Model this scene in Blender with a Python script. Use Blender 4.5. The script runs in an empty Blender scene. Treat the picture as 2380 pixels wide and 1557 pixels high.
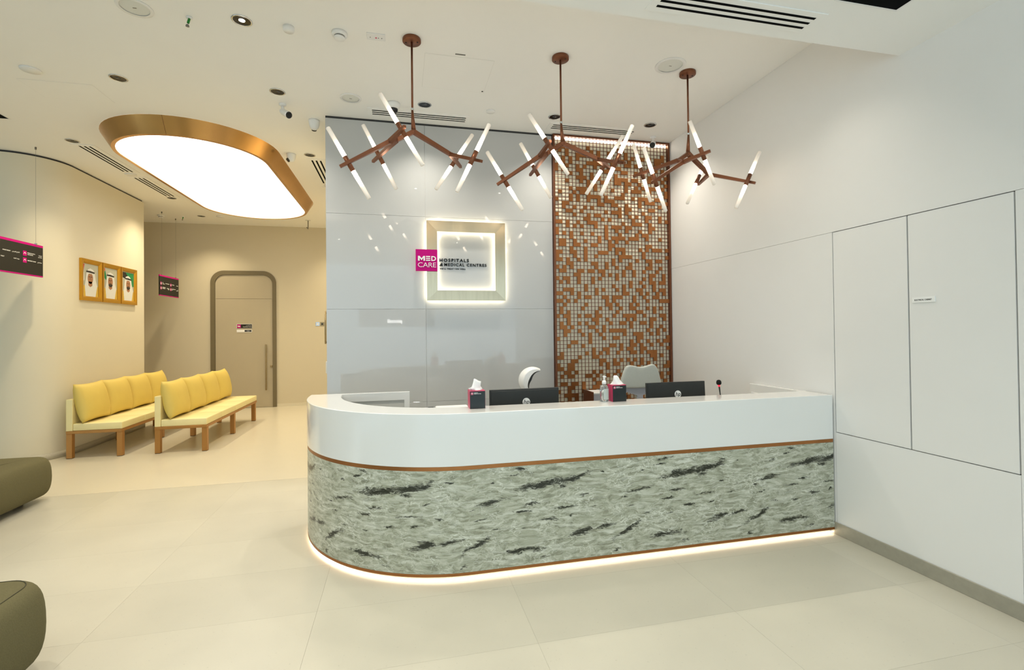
import bpy, bmesh, math, random
from math import sin, cos, pi, radians
from mathutils import Vector, Matrix

random.seed(7)
scene = bpy.context.scene
col = scene.collection

# ------------------------------------------------------------------ camera
PX_W, PX_F = 2380, 1125.68
CAM_H = 1.67
yaw, pitch, roll = .22631398, .0107565, -.01118082
fwd = Vector((sin(yaw) * cos(pitch), cos(yaw) * cos(pitch), sin(pitch)))
rgt = Vector((cos(yaw), -sin(yaw), 0))
upv = rgt.cross(fwd)
r1 = cos(roll) * rgt + sin(roll) * upv
u1 = -sin(roll) * rgt + cos(roll) * upv
cam_d = bpy.data.cameras.new('camera')
cam_d.sensor_width = 36
cam_d.lens = PX_F / PX_W * 36
cam_d.shift_y = -24.88 / PX_W
cam_d.clip_start = .05
cam = bpy.data.objects.new('camera', cam_d)
m = Matrix((r1, u1, -fwd)).transposed().to_4x4()
m.translation = (0, 0, CAM_H)
cam.matrix_world = m
col.objects.link(cam)
scene.camera = cam

# ------------------------------------------------------------------ world (cool light of the mall front) and exposure
world = bpy.data.worlds.new('world')
scene.world = world
world.use_nodes = True
bg = world.node_tree.nodes['Background']
bg.inputs[0].default_value = (.70, .89, 1.0, 1)
bg.inputs[1].default_value = 1.22
scene.view_settings.view_transform = 'Standard'
scene.view_settings.look = 'None'
scene.view_settings.gamma = 1
scene.view_settings.use_curve_mapping = False
scene.view_settings.exposure = 0.76
try:
    scene.cycles.max_bounces = 10
    scene.cycles.diffuse_bounces = 6
    scene.cycles.sample_clamp_indirect = 6
except Exception:
    pass

WARM = (1.0, .84, .57)
WARM2 = (1.0, .93, .81)
PANEL_L = 1.3        # luminous ceiling panel
SPOT_A = 62.0        # recessed downlights over the desk
SPOT_B = 105.0        # in the waiting area
SPOT_C = 55.0        # in the bulkhead
TUBE_L = 10.0         # chandelier tube
LED_L = 3.4         # plinth strip
HALO_L = 10.0        # sign halo strip

# ------------------------------------------------------------------ materials
def lin(h):
    h = h.lstrip('#')
    c = [int(h[i:i + 2], 16) / 255 for i in (0, 2, 4)]
    return tuple(v / 12.92 if v <= .04045 else ((v + .055) / 1.055) ** 2.4 for v in c)

MATS = {}
def mat(name, color, rough=.5, metal=0., noise=.04, nscale=12., bump=0., coat=0., spec=.5, emit=None, estr=0., trans=0., ior=1.45, aniso=None):
    if name in MATS:
        return MATS[name]
    if isinstance(color, str):
        color = lin(color)
    mt = bpy.data.materials.new(name)
    mt.use_nodes = True
    nt = mt.node_tree
    p = nt.nodes['Principled BSDF']
    p.inputs['Roughness'].default_value = rough
    p.inputs['Metallic'].default_value = metal
    p.inputs['Specular IOR Level'].default_value = spec
    p.inputs['IOR'].default_value = ior
    if coat:
        p.inputs['Coat Weight'].default_value = coat
        p.inputs['Coat Roughness'].default_value = .02
    if trans:
        p.inputs['Transmission Weight'].default_value = trans
    tc = nt.nodes.new('ShaderNodeTexCoord')
    src = tc.outputs['Object']
    if aniso:
        mp = nt.nodes.new('ShaderNodeMapping')
        mp.inputs['Scale'].default_value = aniso
        nt.links.new(src, mp.inputs[0])
        src = mp.outputs[0]
    nz = nt.nodes.new('ShaderNodeTexNoise')
    nz.inputs['Scale'].default_value = nscale
    nz.inputs['Detail'].default_value = 4
    nt.links.new(src, nz.inputs['Vector'])
    mx = nt.nodes.new('ShaderNodeMix')
    mx.data_type = 'RGBA'
    a, b = (1 - noise), (1 + noise)
    mx.inputs[6].default_value = tuple(min(1, c * a) for c in color) + (1,)
    mx.inputs[7].default_value = tuple(min(1, c * b) for c in color) + (1,)
    nt.links.new(nz.outputs['Fac'], mx.inputs[0])
    nt.links.new(mx.outputs[2], p.inputs['Base Color'])
    if bump:
        bp = nt.nodes.new('ShaderNodeBump')
        bp.inputs['Strength'].default_value = bump
        bp.inputs['Distance'].default_value = .004
        nt.links.new(nz.outputs['Fac'], bp.inputs['Height'])
        nt.links.new(bp.outputs[0], p.inputs['Normal'])
    if emit:
        p.inputs['Emission Color'].default_value = tuple(emit) + (1,)
        p.inputs['Emission Strength'].default_value = estr
    MATS[name] = mt
    return mt

mat('ceiling_paint', (.88, .875, .85), .75, noise=.01, nscale=3)
mat('wall_paint', (.78, .775, .755), .55, noise=.012, nscale=3)
mat('beige_paint', (.71, .655, .51), .6, noise=.015, nscale=3)
mat('far_paint', (.63, .565, .42), .6, noise=.015, nscale=3)
mat('glass_back', (.47, .475, .47), .35, noise=.01, nscale=2, coat=1.0)
mat('dark_gap', (.03, .03, .03), .6)
mat('black', (.003, .0035, .004), .9, spec=.08)
mat('grout', (.52, .49, .40), .7)
mat('vinyl', (.62, .57, .45), .25, noise=.015, nscale=4)
mat('stone_skirt', (.33, .31, .245), .4, noise=.12, nscale=25)
mat('stone_pale', (.52, .48, .38), .4, noise=.15, nscale=60)
mat('white_solid', (.79, .79, .765), .16, noise=.005, nscale=4, coat=.6)
mat('white_inner', (.62, .61, .57), .4, noise=.01)
mat('copper', (.38, .16, .055), .33, metal=.85, noise=.10, nscale=18)
mat('copper_dark', (.20, .078, .040), .38, metal=.75, noise=.10, nscale=18)
mat('copper_ring', (.60, .33, .11), .27, metal=.9, noise=.18, nscale=2.2)
mat('copper_plate', (.37, .148, .05), .28, metal=.85, noise=.14, nscale=9)
mat('bronze_leg', (.42, .205, .055), .38, metal=.5, noise=.12, nscale=14, aniso=(1, 1, .1))
mat('nickel', (.47, .395, .27), .22, metal=1., noise=.14, nscale=5, aniso=(6, 6, .6))
mat('mirror_cream', (.90, .85, .66), .2, metal=.0, noise=.06, nscale=3)
mat('yellow_vinyl', (.80, .70, .36), .42, noise=.05, nscale=6, bump=.03)
mat('yellow_cushion', (.66, .50, .12), .55, noise=.05, nscale=6, bump=.05)
mat('olive_fabric', (.135, .120, .060), .9, noise=.22, nscale=160, bump=.25, spec=.2)
mat('olive_seam', (.06, .055, .03), .9)
mat('white_plastic', (.80, .80, .79), .35, noise=.01)
mat('off_white', (.68, .68, .65), .5, noise=.02)
mat('grey_mesh', (.70, .71, .67), .7, noise=.05, nscale=400)
mat('black_plastic', (.012, .013, .012), .42, noise=.1, nscale=300)
mat('monitor_back', (.020, .022, .020), .5, noise=.25, nscale=700, bump=.1)
mat('dark_glass', (.01, .01, .012), .05)
mat('chrome', (.70, .72, .74), .12, metal=1., noise=.03)
mat('reflector', (.05, .053, .06), .2, metal=1., noise=.1, nscale=60)
mat('steel_dark', (.20, .19, .17), .35, metal=1.)
mat('brass_pull', (.38, .30, .17), .35, metal=.9, noise=.2, nscale=30)
mat('magenta', (.50, .0, .185), .5, spec=.2, noise=.02)
mat('sign_dark', (.012, .011, .006), .6, noise=.05, nscale=200)
mat('print_white', (.85, .85, .83), .5, noise=.01)
mat('letter_black', (.006, .008, .007), .6, spec=.15)
mat('door_taupe', (.46, .40, .285), .5, noise=.03, nscale=3)
mat('door_frame', (.165, .135, .075), .5, noise=.05, nscale=6)
mat('gold_frame', (.62, .33, .03), .3, metal=.7, noise=.08, nscale=20)
mat('photo_bg', (.45, .45, .36), .4, noise=.06, nscale=8)
mat('photo_white', (.70, .70, .66), .4, noise=.04, nscale=20)
mat('photo_skin', (.36, .17, .085), .5, noise=.1, nscale=40)
mat('photo_black', (.02, .018, .015), .5)
mat('photo_gold', (.62, .40, .05), .4, noise=.2, nscale=60)
mat('photo_red', (.55, .02, .04), .4)
mat('photo_green', (.01, .22, .07), .4, noise=.2, nscale=20)
mat('tissue_front', (.006, .010, .009), .3, noise=.3, nscale=12)
mat('tissue_side', (.55, .02, .10), .3, noise=.1)
mat('tissue', (.86, .86, .84), .8, noise=.02, nscale=30, bump=.2)
mat('clear_plastic', (.92, .95, .95), .06, trans=.92, ior=1.3)
mat('gel', (.9, .95, .95), .02, trans=.95, ior=1.33)
mat('label_paper', (.76, .82, .78), .5, noise=.02)
mat('chair_grey', (.46, .48, .44), .75, noise=.05, nscale=60)
mat('chair_shell', (.40, .41, .46), .35, noise=.02)
mat('red_lamp', (.9, .02, .02), .3, emit=(1, .01, .03), estr=2.0)
mat('foam', (.006, .007, .006), .95, noise=.3, nscale=300)
mat('green_tag', (.01, .20, .02), .5)
mat('luminous_panel', (.95, .95, .93), .5, emit=(1.0, .95, .86), estr=PANEL_L)
mat('led_strip', (.95, .9, .8), .5, emit=(1.0, .86, .62), estr=LED_L)
mat('led_halo', (.95, .95, .9), .5, emit=(1.0, .89, .66), estr=HALO_L)
mat('led_screen', (.95, .95, .9), .5, emit=(1.0, .97, .90), estr=10.0)
mat('bulb', (.95, .95, .9), .5, emit=(1.0, .95, .82), estr=14.0)
mat('lamp_glass', (.06, .065, .075), .12, metal=.6)
mat('shop_sign', (.9, .9, .9), .5, emit=(1.0, .97, .92), estr=9.0)

def tile_material():
    mt = bpy.data.materials.new('stone_tile')
    mt.use_nodes = True
    nt = mt.node_tree
    p = nt.nodes['Principled BSDF']
    p.inputs['Roughness'].default_value = .30
    geo = nt.nodes.new('ShaderNodeNewGeometry')
    oi = nt.nodes.new('ShaderNodeObjectInfo')
    n1 = nt.nodes.new('ShaderNodeTexNoise'); n1.inputs['Scale'].default_value = 1.6; n1.inputs['Detail'].default_value = 6
    n2 = nt.nodes.new('ShaderNodeTexNoise'); n2.inputs['Scale'].default_value = 55; n2.inputs['Detail'].default_value = 3
    nt.links.new(geo.outputs['Position'], n1.inputs['Vector'])
    nt.links.new(geo.outputs['Position'], n2.inputs['Vector'])
    rp = nt.nodes.new('ShaderNodeValToRGB')
    rp.color_ramp.elements[0].position = .3; rp.color_ramp.elements[0].color = (.50, .475, .39, 1)
    rp.color_ramp.elements[1].position = .7; rp.color_ramp.elements[1].color = (.555, .525, .43, 1)
    nt.links.new(n1.outputs['Fac'], rp.inputs[0])
    fl = nt.nodes.new('ShaderNodeValToRGB')
    fl.color_ramp.elements[0].position = .27; fl.color_ramp.elements[0].color = (.80, .80, .80, 1)
    fl.color_ramp.elements[1].position = .34; fl.color_ramp.elements[1].color = (1, 1, 1, 1)
    nt.links.new(n2.outputs['Fac'], fl.inputs[0])
    mu = nt.nodes.new('ShaderNodeMix'); mu.data_type = 'RGBA'; mu.blend_type = 'MULTIPLY'; mu.inputs[0].default_value = .6
    nt.links.new(rp.outputs[0], mu.inputs[6]); nt.links.new(fl.outputs[0], mu.inputs[7])
    hv = nt.nodes.new('ShaderNodeHueSaturation')
    mr = nt.nodes.new('ShaderNodeMapRange'); mr.inputs[3].default_value = .97; mr.inputs[4].default_value = 1.03
    nt.links.new(oi.outputs['Random'], mr.inputs[0]); nt.links.new(mr.outputs[0], hv.inputs['Value'])
    nt.links.new(mu.outputs[2], hv.inputs['Color']); nt.links.new(hv.outputs[0], p.inputs['Base Color'])
    MATS['stone_tile'] = mt
tile_material()

# blotch: centre u, centre v, half length, half height, tilt, weight   (u repeats every 1.098 m)
BLOTCH = [(2.03, .597, .20, .040, 8, 1), (2.24, .617, .16, .036, 10, 1), (2.33, .632, .07, .030, 28, .9), (2.20, .575, .05, .022, 0, .8),
          (1.68, .502, .12, .022, 8, .85), (1.98, .47, .065, .014, 6, .95), (1.90, .424, .065, .011, 2, 1), (2.22, .430, .11, .008, 1, .9),
          (2.088, .356, .058, .015, 0, 1), (2.263, .362, .030, .012, 18, 1), (1.24, .245, .13, .034, 13, .95), (1.40, .262, .09, .026, 9, .9),
          (1.58, .226, .13, .026, 27, 1), (1.87, .160, .12, .026, 3, 1), (1.98, .158, .075, .026, -4, .7), (1.85, .674, .035, .012, 8, 1),
          (1.88, .711, .05, .016, 0, .7), (1.396, .655, .022, .009, 0, 1), (1.707, .637, .026, .009, 0, .9), (1.279, .667, .022, .009, 0, .9),
          (1.909, .313, .03, .012, 0, .7), (1.559, .459, .022, .010, 0, .8), (1.254, .506, .028, .012, 12, .9), (1.50, .09, .03, .018, 20, .8),
          (1.62, .40, .05, .010, 10, .7), (1.34, .42, .035, .010, 4, .7), (2.05, .10, .04, .012, 0, .6), (1.72, .32, .04, .012, 0, .6)]
PERIOD = 1.098

def marble_material():
    mt = bpy.data.materials.new('marble')
    mt.use_nodes = True
    nt = mt.node_tree
    N, L = nt.nodes.new, nt.links.new
    p = nt.nodes['Principled BSDF']
    p.inputs['Roughness'].default_value = .30
    p.inputs['Specular IOR Level'].default_value = .35
    uv = N('ShaderNodeUVMap'); uv.uv_map = 'UVMap'
    # coordinate warp
    def warp(src, sc, amt, detail=3, stretch=(1, 1, 1)):
        mp = N('ShaderNodeMapping'); mp.inputs['Scale'].default_value = stretch
        L(src, mp.inputs[0])
        nz = N('ShaderNodeTexNoise'); nz.inputs['Scale'].default_value = sc; nz.inputs['Detail'].default_value = detail
        L(mp.outputs[0], nz.inputs['Vector'])
        sb = N('ShaderNodeVectorMath'); sb.operation = 'SUBTRACT'; sb.inputs[1].default_value = (.5, .5, .5)
        L(nz.outputs['Color'], sb.inputs[0])
        scl = N('ShaderNodeVectorMath'); scl.operation = 'MULTIPLY'; scl.inputs[1].default_value = amt
        L(sb.outputs[0], scl.inputs[0])
        ad = N('ShaderNodeVectorMath'); ad.operation = 'ADD'
        L(src, ad.inputs[0]); L(scl.outputs[0], ad.inputs[1])
        return ad.outputs[0]
    w1 = warp(uv.outputs[0], 3.0, (.30, .10, 0), 4, (1, 2.2, 1))
    w2 = warp(w1, 14, (.10, .045, 0), 6, (1, 2.0, 1))
    w2 = warp(w2, 45, (.022, .014, 0), 5, (1, 1.6, 1))
    st = N('ShaderNodeMapping'); st.inputs['Scale'].default_value = (4.5, 15, 1); st.inputs['Rotation'].default_value = (0, 0, radians(-7))
    L(w2, st.inputs[0])
    n1 = N('ShaderNodeTexNoise'); n1.inputs['Scale'].default_value = 2.4; n1.inputs['Detail'].default_value = 12; n1.inputs['Roughness'].default_value = .70
    L(st.outputs[0], n1.inputs['Vector'])
    rp = N('ShaderNodeValToRGB')
    e = rp.color_ramp.elements
    e[0].position = .30; e[0].color = (.16, .17, .125, 1)
    e[1].position = .70; e[1].color = (.66, .665, .57, 1)
    for pos, c in ((.42, (.28, .285, .205, 1)), (.52, (.41, .42, .32, 1))):
        q = e.new(pos); q.color = c
    L(n1.outputs['Fac'], rp.inputs[0])
    # thin pale veins
    sv = N('ShaderNodeMapping'); sv.inputs['Scale'].default_value = (20, 48, 1); sv.inputs['Rotation'].default_value = (0, 0, radians(-9))
    L(w2, sv.inputs[0])
    vo = N('ShaderNodeTexVoronoi'); vo.feature = 'DISTANCE_TO_EDGE'; vo.inputs['Scale'].default_value = 1.0
    L(sv.outputs[0], vo.inputs['Vector'])
    vr = N('ShaderNodeValToRGB')
    vr.color_ramp.elements[0].position = 0; vr.color_ramp.elements[0].color = (1, 1, 1, 1)
    vr.color_ramp.elements[1].position = .060; vr.color_ramp.elements[1].color = (0, 0, 0, 1)
    L(vo.outputs['Distance'], vr.inputs[0])
    nm = N('ShaderNodeTexNoise'); nm.inputs['Scale'].default_value = 5.5; nm.inputs['Detail'].default_value = 4
    L(uv.outputs[0], nm.inputs['Vector'])
    nr = N('ShaderNodeValToRGB')
    nr.color_ramp.elements[0].position = .40; nr.color_ramp.elements[0].color = (0, 0, 0, 1)
    nr.color_ramp.elements[1].position = .62; nr.color_ramp.elements[1].color = (.85, .85, .85, 1)
    L(nm.outputs['Fac'], nr.inputs[0])
    vm = N('ShaderNodeMath'); vm.operation = 'MULTIPLY'
    L(vr.outputs[0], vm.inputs[0]); L(nr.outputs[0], vm.inputs[1])
    m1 = N('ShaderNodeMix'); m1.data_type = 'RGBA'; m1.inputs[7].default_value = (.78, .79, .70, 1)
    L(vm.outputs[0], m1.inputs[0]); L(rp.outputs[0], m1.inputs[6])
    # wispy bands of pale streaks
    sw = N('ShaderNodeMapping'); sw.inputs['Scale'].default_value = (3, 30, 1); sw.inputs['Rotation'].default_value = (0, 0, radians(-6))
    L(w2, sw.inputs[0])
    n3 = N('ShaderNodeTexNoise'); n3.inputs['Scale'].default_value = 1.5; n3.inputs['Detail'].default_value = 6
    L(sw.outputs[0], n3.inputs['Vector'])
    r3 = N('ShaderNodeValToRGB')
    r3.color_ramp.elements[0].position = .52; r3.color_ramp.elements[0].color = (0, 0, 0, 1)
    r3.color_ramp.elements[1].position = .72; r3.color_ramp.elements[1].color = (.7, .7, .7, 1)
    L(n3.outputs['Fac'], r3.inputs[0])
    m2 = N('ShaderNodeMix'); m2.data_type = 'RGBA'; m2.inputs[7].default_value = (.70, .71, .62, 1)
    L(r3.outputs[0], m2.inputs[0]); L(m1.outputs[2], m2.inputs[6])
    # dark blotches, the same set on every slab
    sx = N('ShaderNodeSeparateXYZ')
    ragged = warp(warp(uv.outputs[0], 8, (.13, .050, 0), 6, (1, 2.5, 1)), 34, (.060, .030, 0), 6, (1, 2.5, 1))
    L(ragged, sx.inputs[0])
    md = N('ShaderNodeMath'); md.operation = 'WRAP'; md.inputs[1].default_value = 2.40; md.inputs[2].default_value = 2.40 - PERIOD
    L(sx.outputs[0], md.inputs[0])
    cb = N('ShaderNodeCombineXYZ'); L(md.outputs[0], cb.inputs[0]); L(sx.outputs[1], cb.inputs[1])
    acc = None
    for (u, v, a, b, t, wgt) in BLOTCH:
        if u < 2.40 - PERIOD: u += PERIOD
        mp = N('ShaderNodeMapping'); mp.vector_type = 'TEXTURE'
        mp.inputs['Location'].default_value = (u, v, 0); mp.inputs['Rotation'].default_value = (0, 0, radians(t))
        mp.inputs['Scale'].default_value = (a * 1.2, b * .82, 1)
        L(cb.outputs[0], mp.inputs[0])
        gr = N('ShaderNodeTexGradient'); gr.gradient_type = 'SPHERICAL'
        L(mp.outputs[0], gr.inputs[0])
        ml = N('ShaderNodeMath'); ml.operation = 'MULTIPLY'; ml.inputs[1].default_value = wgt
        L(gr.outputs['Fac'], ml.inputs[0])
        if acc is None: acc = ml.outputs[0]
        else:
            mm = N('ShaderNodeMath'); mm.operation = 'MAXIMUM'
            L(acc, mm.inputs[0]); L(ml.outputs[0], mm.inputs[1]); acc = mm.outputs[0]
    fine = N('ShaderNodeTexNoise'); fine.inputs['Scale'].default_value = 3; fine.inputs['Detail'].default_value = 6
    sf = N('ShaderNodeMapping'); sf.inputs['Scale'].default_value = (10, 70, 1); sf.inputs['Rotation'].default_value = (0, 0, radians(-9))
    L(w2, sf.inputs[0]); L(sf.outputs[0], fine.inputs['Vector'])
    fm = N('ShaderNodeMath'); fm.operation = 'MULTIPLY_ADD'; fm.inputs[1].default_value = 2.2; fm.inputs[2].default_value = -1.12
    L(fine.outputs['Fac'], fm.inputs[0])
    fa = N('ShaderNodeMath'); fa.operation = 'ADD'; L(acc, fa.inputs[0]); L(fm.outputs[0], fa.inputs[1])
    br = N('ShaderNodeValToRGB')
    br.color_ramp.elements[0].position = .14; br.color_ramp.elements[0].color = (0, 0, 0, 1)
    br.color_ramp.elements[1].position = .60; br.color_ramp.elements[1].color = (1, 1, 1, 1)
    q = br.color_ramp.elements.new(.30); q.color = (.50, .50, .50, 1)
    gate = N('ShaderNodeMath'); gate.operation = 'GREATER_THAN'; gate.inputs[1].default_value = .04
    L(acc, gate.inputs[0])
    L(fa.outputs[0], br.inputs[0])
    gm = N('ShaderNodeMath'); gm.operation = 'MULTIPLY'; L(br.outputs[0], gm.inputs[0]); L(gate.outputs[0], gm.inputs[1])
    m3 = N('ShaderNodeMix'); m3.data_type = 'RGBA'; m3.inputs[7].default_value = (.028, .030, .020, 1)
    L(gm.outputs[0], m3.inputs[0]); L(m2.outputs[2], m3.inputs[6])
    L(m3.outputs[2], p.inputs['Base Color'])
    MATS['marble'] = mt
marble_material()

def tube_material():
    mt = bpy.data.materials.new('frosted_tube')
    mt.use_nodes = True
    nt = mt.node_tree
    p = nt.nodes['Principled BSDF']
    p.inputs['Base Color'].default_value = (.74, .71, .66, 1)
    p.inputs['Roughness'].default_value = .35
    p.inputs['Subsurface Weight'].default_value = 0
    uv = nt.nodes.new('ShaderNodeUVMap'); uv.uv_map = 'UVMap'
    sx = nt.nodes.new('ShaderNodeSeparateXYZ'); nt.links.new(uv.outputs[0], sx.inputs[0])
    rp = nt.nodes.new('ShaderNodeValToRGB')
    e = rp.color_ramp.elements
    e[0].position = 0; e[0].color = (1, 1, 1, 1)
    e[1].position = 1; e[1].color = (.004, .004, .004, 1)
    for pos, v in ((.22, .70), (.38, .10), (.60, .02)):
        q = e.new(pos); q.color = (v, v, v, 1)
    nt.links.new(sx.outputs[1], rp.inputs[0])
    ml = nt.nodes.new('ShaderNodeMath'); ml.operation = 'MULTIPLY'; ml.inputs[1].default_value = TUBE_L
    nt.links.new(rp.outputs[0], ml.inputs[0])
    p.inputs['Emission Color'].default_value = (1.0, .82, .62, 1)
    ar = nt.nodes.new('ShaderNodeMapRange'); ar.inputs[1].default_value = .35; ar.inputs[2].default_value = 1; ar.inputs[3].default_value = 1; ar.inputs[4].default_value = .82
    nt.links.new(sx.outputs[1], ar.inputs[0]); nt.links.new(ar.outputs[0], p.inputs['Alpha'])
    nt.links.new(ml.outputs[0], p.inputs['Emission Strength'])
    MATS['frosted_tube'] = mt
tube_material()

# ------------------------------------------------------------------ mesh helpers
def box(bm, x0, x1, y0, y1, z0, z1, bev=0, seg=1):
    r = bmesh.ops.create_cube(bm, size=1)
    vs = r['verts']
    for v in vs:
        v.co = Vector(((x0 + x1) / 2 + v.co.x * (x1 - x0), (y0 + y1) / 2 + v.co.y * (y1 - y0), (z0 + z1) / 2 + v.co.z * (z1 - z0)))
    if bev:
        es = list({e for v in vs for e in v.link_edges})
        bmesh.ops.bevel(bm, geom=es, offset=bev, segments=seg, profile=.5, affect='EDGES')
    return bm

def B(*a, **k):
    return box(bmesh.new(), *a, **k)

def frame_of(d):
    d = Vector(d).normalized()
    a = Vector((0, 0, 1)) if abs(d.z) < .95 else Vector((1, 0, 0))
    x = a.cross(d).normalized()
    return x, d.cross(x).normalized(), d

def uv_layer(bm):
    return bm.loops.layers.uv.get('UVMap') or bm.loops.layers.uv.new('UVMap')

def sweep(bm, pts, rad, n=12, uvl=None, cap=True, sq=False, up=None):
    """tube (or square bar) through pts; rad: number or list"""
    pts = [Vector(q) for q in pts]
    if not isinstance(rad, (list, tuple)):
        rad = [rad] * len(pts)
    rings = []
    x = None
    for i, q in enumerate(pts):
        d = (pts[min(i + 1, len(pts) - 1)] - pts[max(i - 1, 0)]).normalized()
        if x is None:
            x, y, _ = frame_of(d)
        else:
            x = (x - d * x.dot(d)).normalized()
            y = d.cross(x).normalized()
        k = 4 if sq else n
        ring = []
        for j in range(k):
            a = 2 * pi * (j + (.5 if sq else 0)) / k
            f = rad[i] * (math.sqrt(2) if sq else 1)
            ring.append(bm.verts.new(q + (x * cos(a) + y * sin(a)) * f))
        rings.append(ring)
    uvlay = uv_layer(bm) if uvl else None
    for i in range(len(rings) - 1):
        k = len(rings[i])
        for j in range(k):
            f = bm.faces.new((rings[i][j], rings[i][(j + 1) % k], rings[i + 1][(j + 1) % k], rings[i + 1][j]))
            f.smooth = not sq
            if uvl:
                for lp, t in zip(f.loops, (uvl[i], uvl[i], uvl[i + 1], uvl[i + 1])):
                    lp[uvlay].uv = (j / k, t)
    if cap:
        for ring, t in ((list(reversed(rings[0])), uvl[0] if uvl else 0), (rings[-1], uvl[-1] if uvl else 0)):
            f = bm.faces.new(ring)
            if uvl:
                for lp in f.loops: lp[uvlay].uv = (.5, t)
    return bm

def lathe(bm, prof, n=24, c=(0, 0, 0), smooth=True):
    rings = []
    for r, z in prof:
        if r < 1e-6:
            rings.append([bm.verts.new((c[0], c[1], c[2] + z))])
        else:
            rings.append([bm.verts.new((c[0] + r * cos(2 * pi * j / n), c[1] + r * sin(2 * pi * j / n), c[2] + z)) for j in range(n)])
    for a, b in zip(rings, rings[1:]):
        for j in range(n):
            k = (j + 1) % n
            if len(a) == 1 and len(b) == 1: continue
            if len(a) == 1: f = bm.faces.new((a[0], b[k], b[j]))
            elif len(b) == 1: f = bm.faces.new((a[j], a[k], b[0]))
            else: f = bm.faces.new((a[j], a[k], b[k], b[j]))
            f.smooth = smooth
    return bm

def prism(bm, poly, z0, z1, axis='z'):
    """extruded polygon; axis z: poly in xy; axis y: poly in xz extruded along y; axis x: poly in yz"""
    def P(a, b, t):
        return {'z': (a, b, t), 'y': (a, t, b), 'x': (t, a, b)}[axis]
    lo = [bm.verts.new(P(a, b, z0)) for a, b in poly]
    hi = [bm.verts.new(P(a, b, z1)) for a, b in poly]
    bm.faces.new(list(reversed(lo))); bm.faces.new(hi)
    n = len(poly)
    for i in range(n):
        bm.faces.new((lo[i], lo[(i + 1) % n], hi[(i + 1) % n], hi[i]))
    bmesh.ops.recalc_face_normals(bm, faces=bm.faces[:])
    return bm

def ribbon(bm, outer, inner, z0, z1, uv=False):
    n = len(outer)
    V = [[bm.verts.new((p[0], p[1], z)) for p in poly] for poly in (outer, inner) for z in (z0, z1)]
    o0, o1, i0, i1 = V
    lay = uv_layer(bm) if uv else None
    acc = [0]
    for a, b in zip(outer, outer[1:]):
        acc.append(acc[-1] + math.hypot(a[0] - b[0], a[1] - b[1]))
    def face(vs, us=None):
        f = bm.faces.new(vs); f.smooth = True
        if uv:
            for lp, t in zip(f.loops, us): lp[lay].uv = t
    for k in range(n - 1):
        ua, ub = uv_off - acc[k] if uv else 0, uv_off - acc[k + 1] if uv else 0
        q = ((ua, z0), (ub, z0), (ub, z1), (ua, z1))
        face((o0[k], o0[k + 1], o1[k + 1], o1[k]), q)
        face((i0[k + 1], i0[k], i1[k], i1[k + 1]), q)
        face((o1[k], o1[k + 1], i1[k + 1], i1[k]), q)
        face((o0[k + 1], o0[k], i0[k], i0[k + 1]), q)
    for k in (0, n - 1):
        face((o0[k], o1[k], i1[k], i0[k]), ((0, z0), (0, z1), (0, z1), (0, z0)))
    bmesh.ops.recalc_face_normals(bm, faces=bm.faces[:])
    return bm
uv_off = 3.385

def mesh_of(bm, name):
    me = bpy.data.meshes.new(name)
    bm.to_mesh(me); bm.free()
    return me

def wloc(o):
    v = Vector((0, 0, 0))
    while o is not None:
        v += o.location; o = o.parent
    return v

def obj(name, bm, m, parent=None, world=False, smooth_angle=None):
    me = bm if isinstance(bm, bpy.types.Mesh) else mesh_of(bm, name)
    if not me.materials:
        me.materials.append(MATS[m] if isinstance(m, str) else m)
    o = bpy.data.objects.new(name, me)
    col.objects.link(o)
    if parent is not None:
        o.parent = parent
        if world:
            me.transform(Matrix.Translation(-wloc(parent)))
    if smooth_angle:
        for f in me.polygons: f.use_smooth = True
        try: me.set_sharp_from_angle(angle=radians(smooth_angle))
        except Exception: pass
    return o

def tag(o, label, cat, group=None):
    o['label'] = label; o['category'] = cat
    if group: o['group'] = group
    return o

def thing(name, label, cat, loc=(0, 0, 0), group=None, rz=0):
    o = bpy.data.objects.new(name, None)
    o.empty_display_size = .1
    col.objects.link(o)
    o.location = loc; o.rotation_euler = (0, 0, rz)
    return tag(o, label, cat, group)

def struct(name, bm, m, label=None):
    o = obj(name, bm, m)
    o['kind'] = 'structure'
    if label: o['label'] = label
    return o

def copy_tree(o, parent=None):
    c = o.copy(); col.objects.link(c); c.parent = parent
    for ch in list(o.children):
        copy_tree(ch, c)
    return c

def text_mesh(body, w=None, h=None, depth=.002, bold=0., spacing=1.0, shear=0., anchor='l'):
    cu = bpy.data.curves.new('lettering', 'FONT')
    cu.body = body; cu.size = 1; cu.extrude = .01; cu.offset = bold; cu.space_character = spacing; cu.shear = shear
    cu.resolution_u = 3
    o = bpy.data.objects.new('lettering', cu); col.objects.link(o)
    dg = bpy.context.evaluated_depsgraph_get(); dg.update()
    me = bpy.data.meshes.new_from_object(o.evaluated_get(dg))
    bpy.data.objects.remove(o); bpy.data.curves.remove(cu)
    me.materials.clear()
    if not me.vertices: return me
    xs = [v.co.x for v in me.vertices]; ys = [v.co.y for v in me.vertices]
    x0, x1, y0, y1 = min(xs), max(xs), min(ys), max(ys)
    sy = h / (y1 - y0) if h else None
    sx = w / (x1 - x0) if w else sy
    if sy is None: sy = sx
    for v in me.vertices:
        v.co = ((v.co.x - x0) * sx, (v.co.y - y0) * sy, v.co.z / .02 * depth + depth / 2)
    return me

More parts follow.
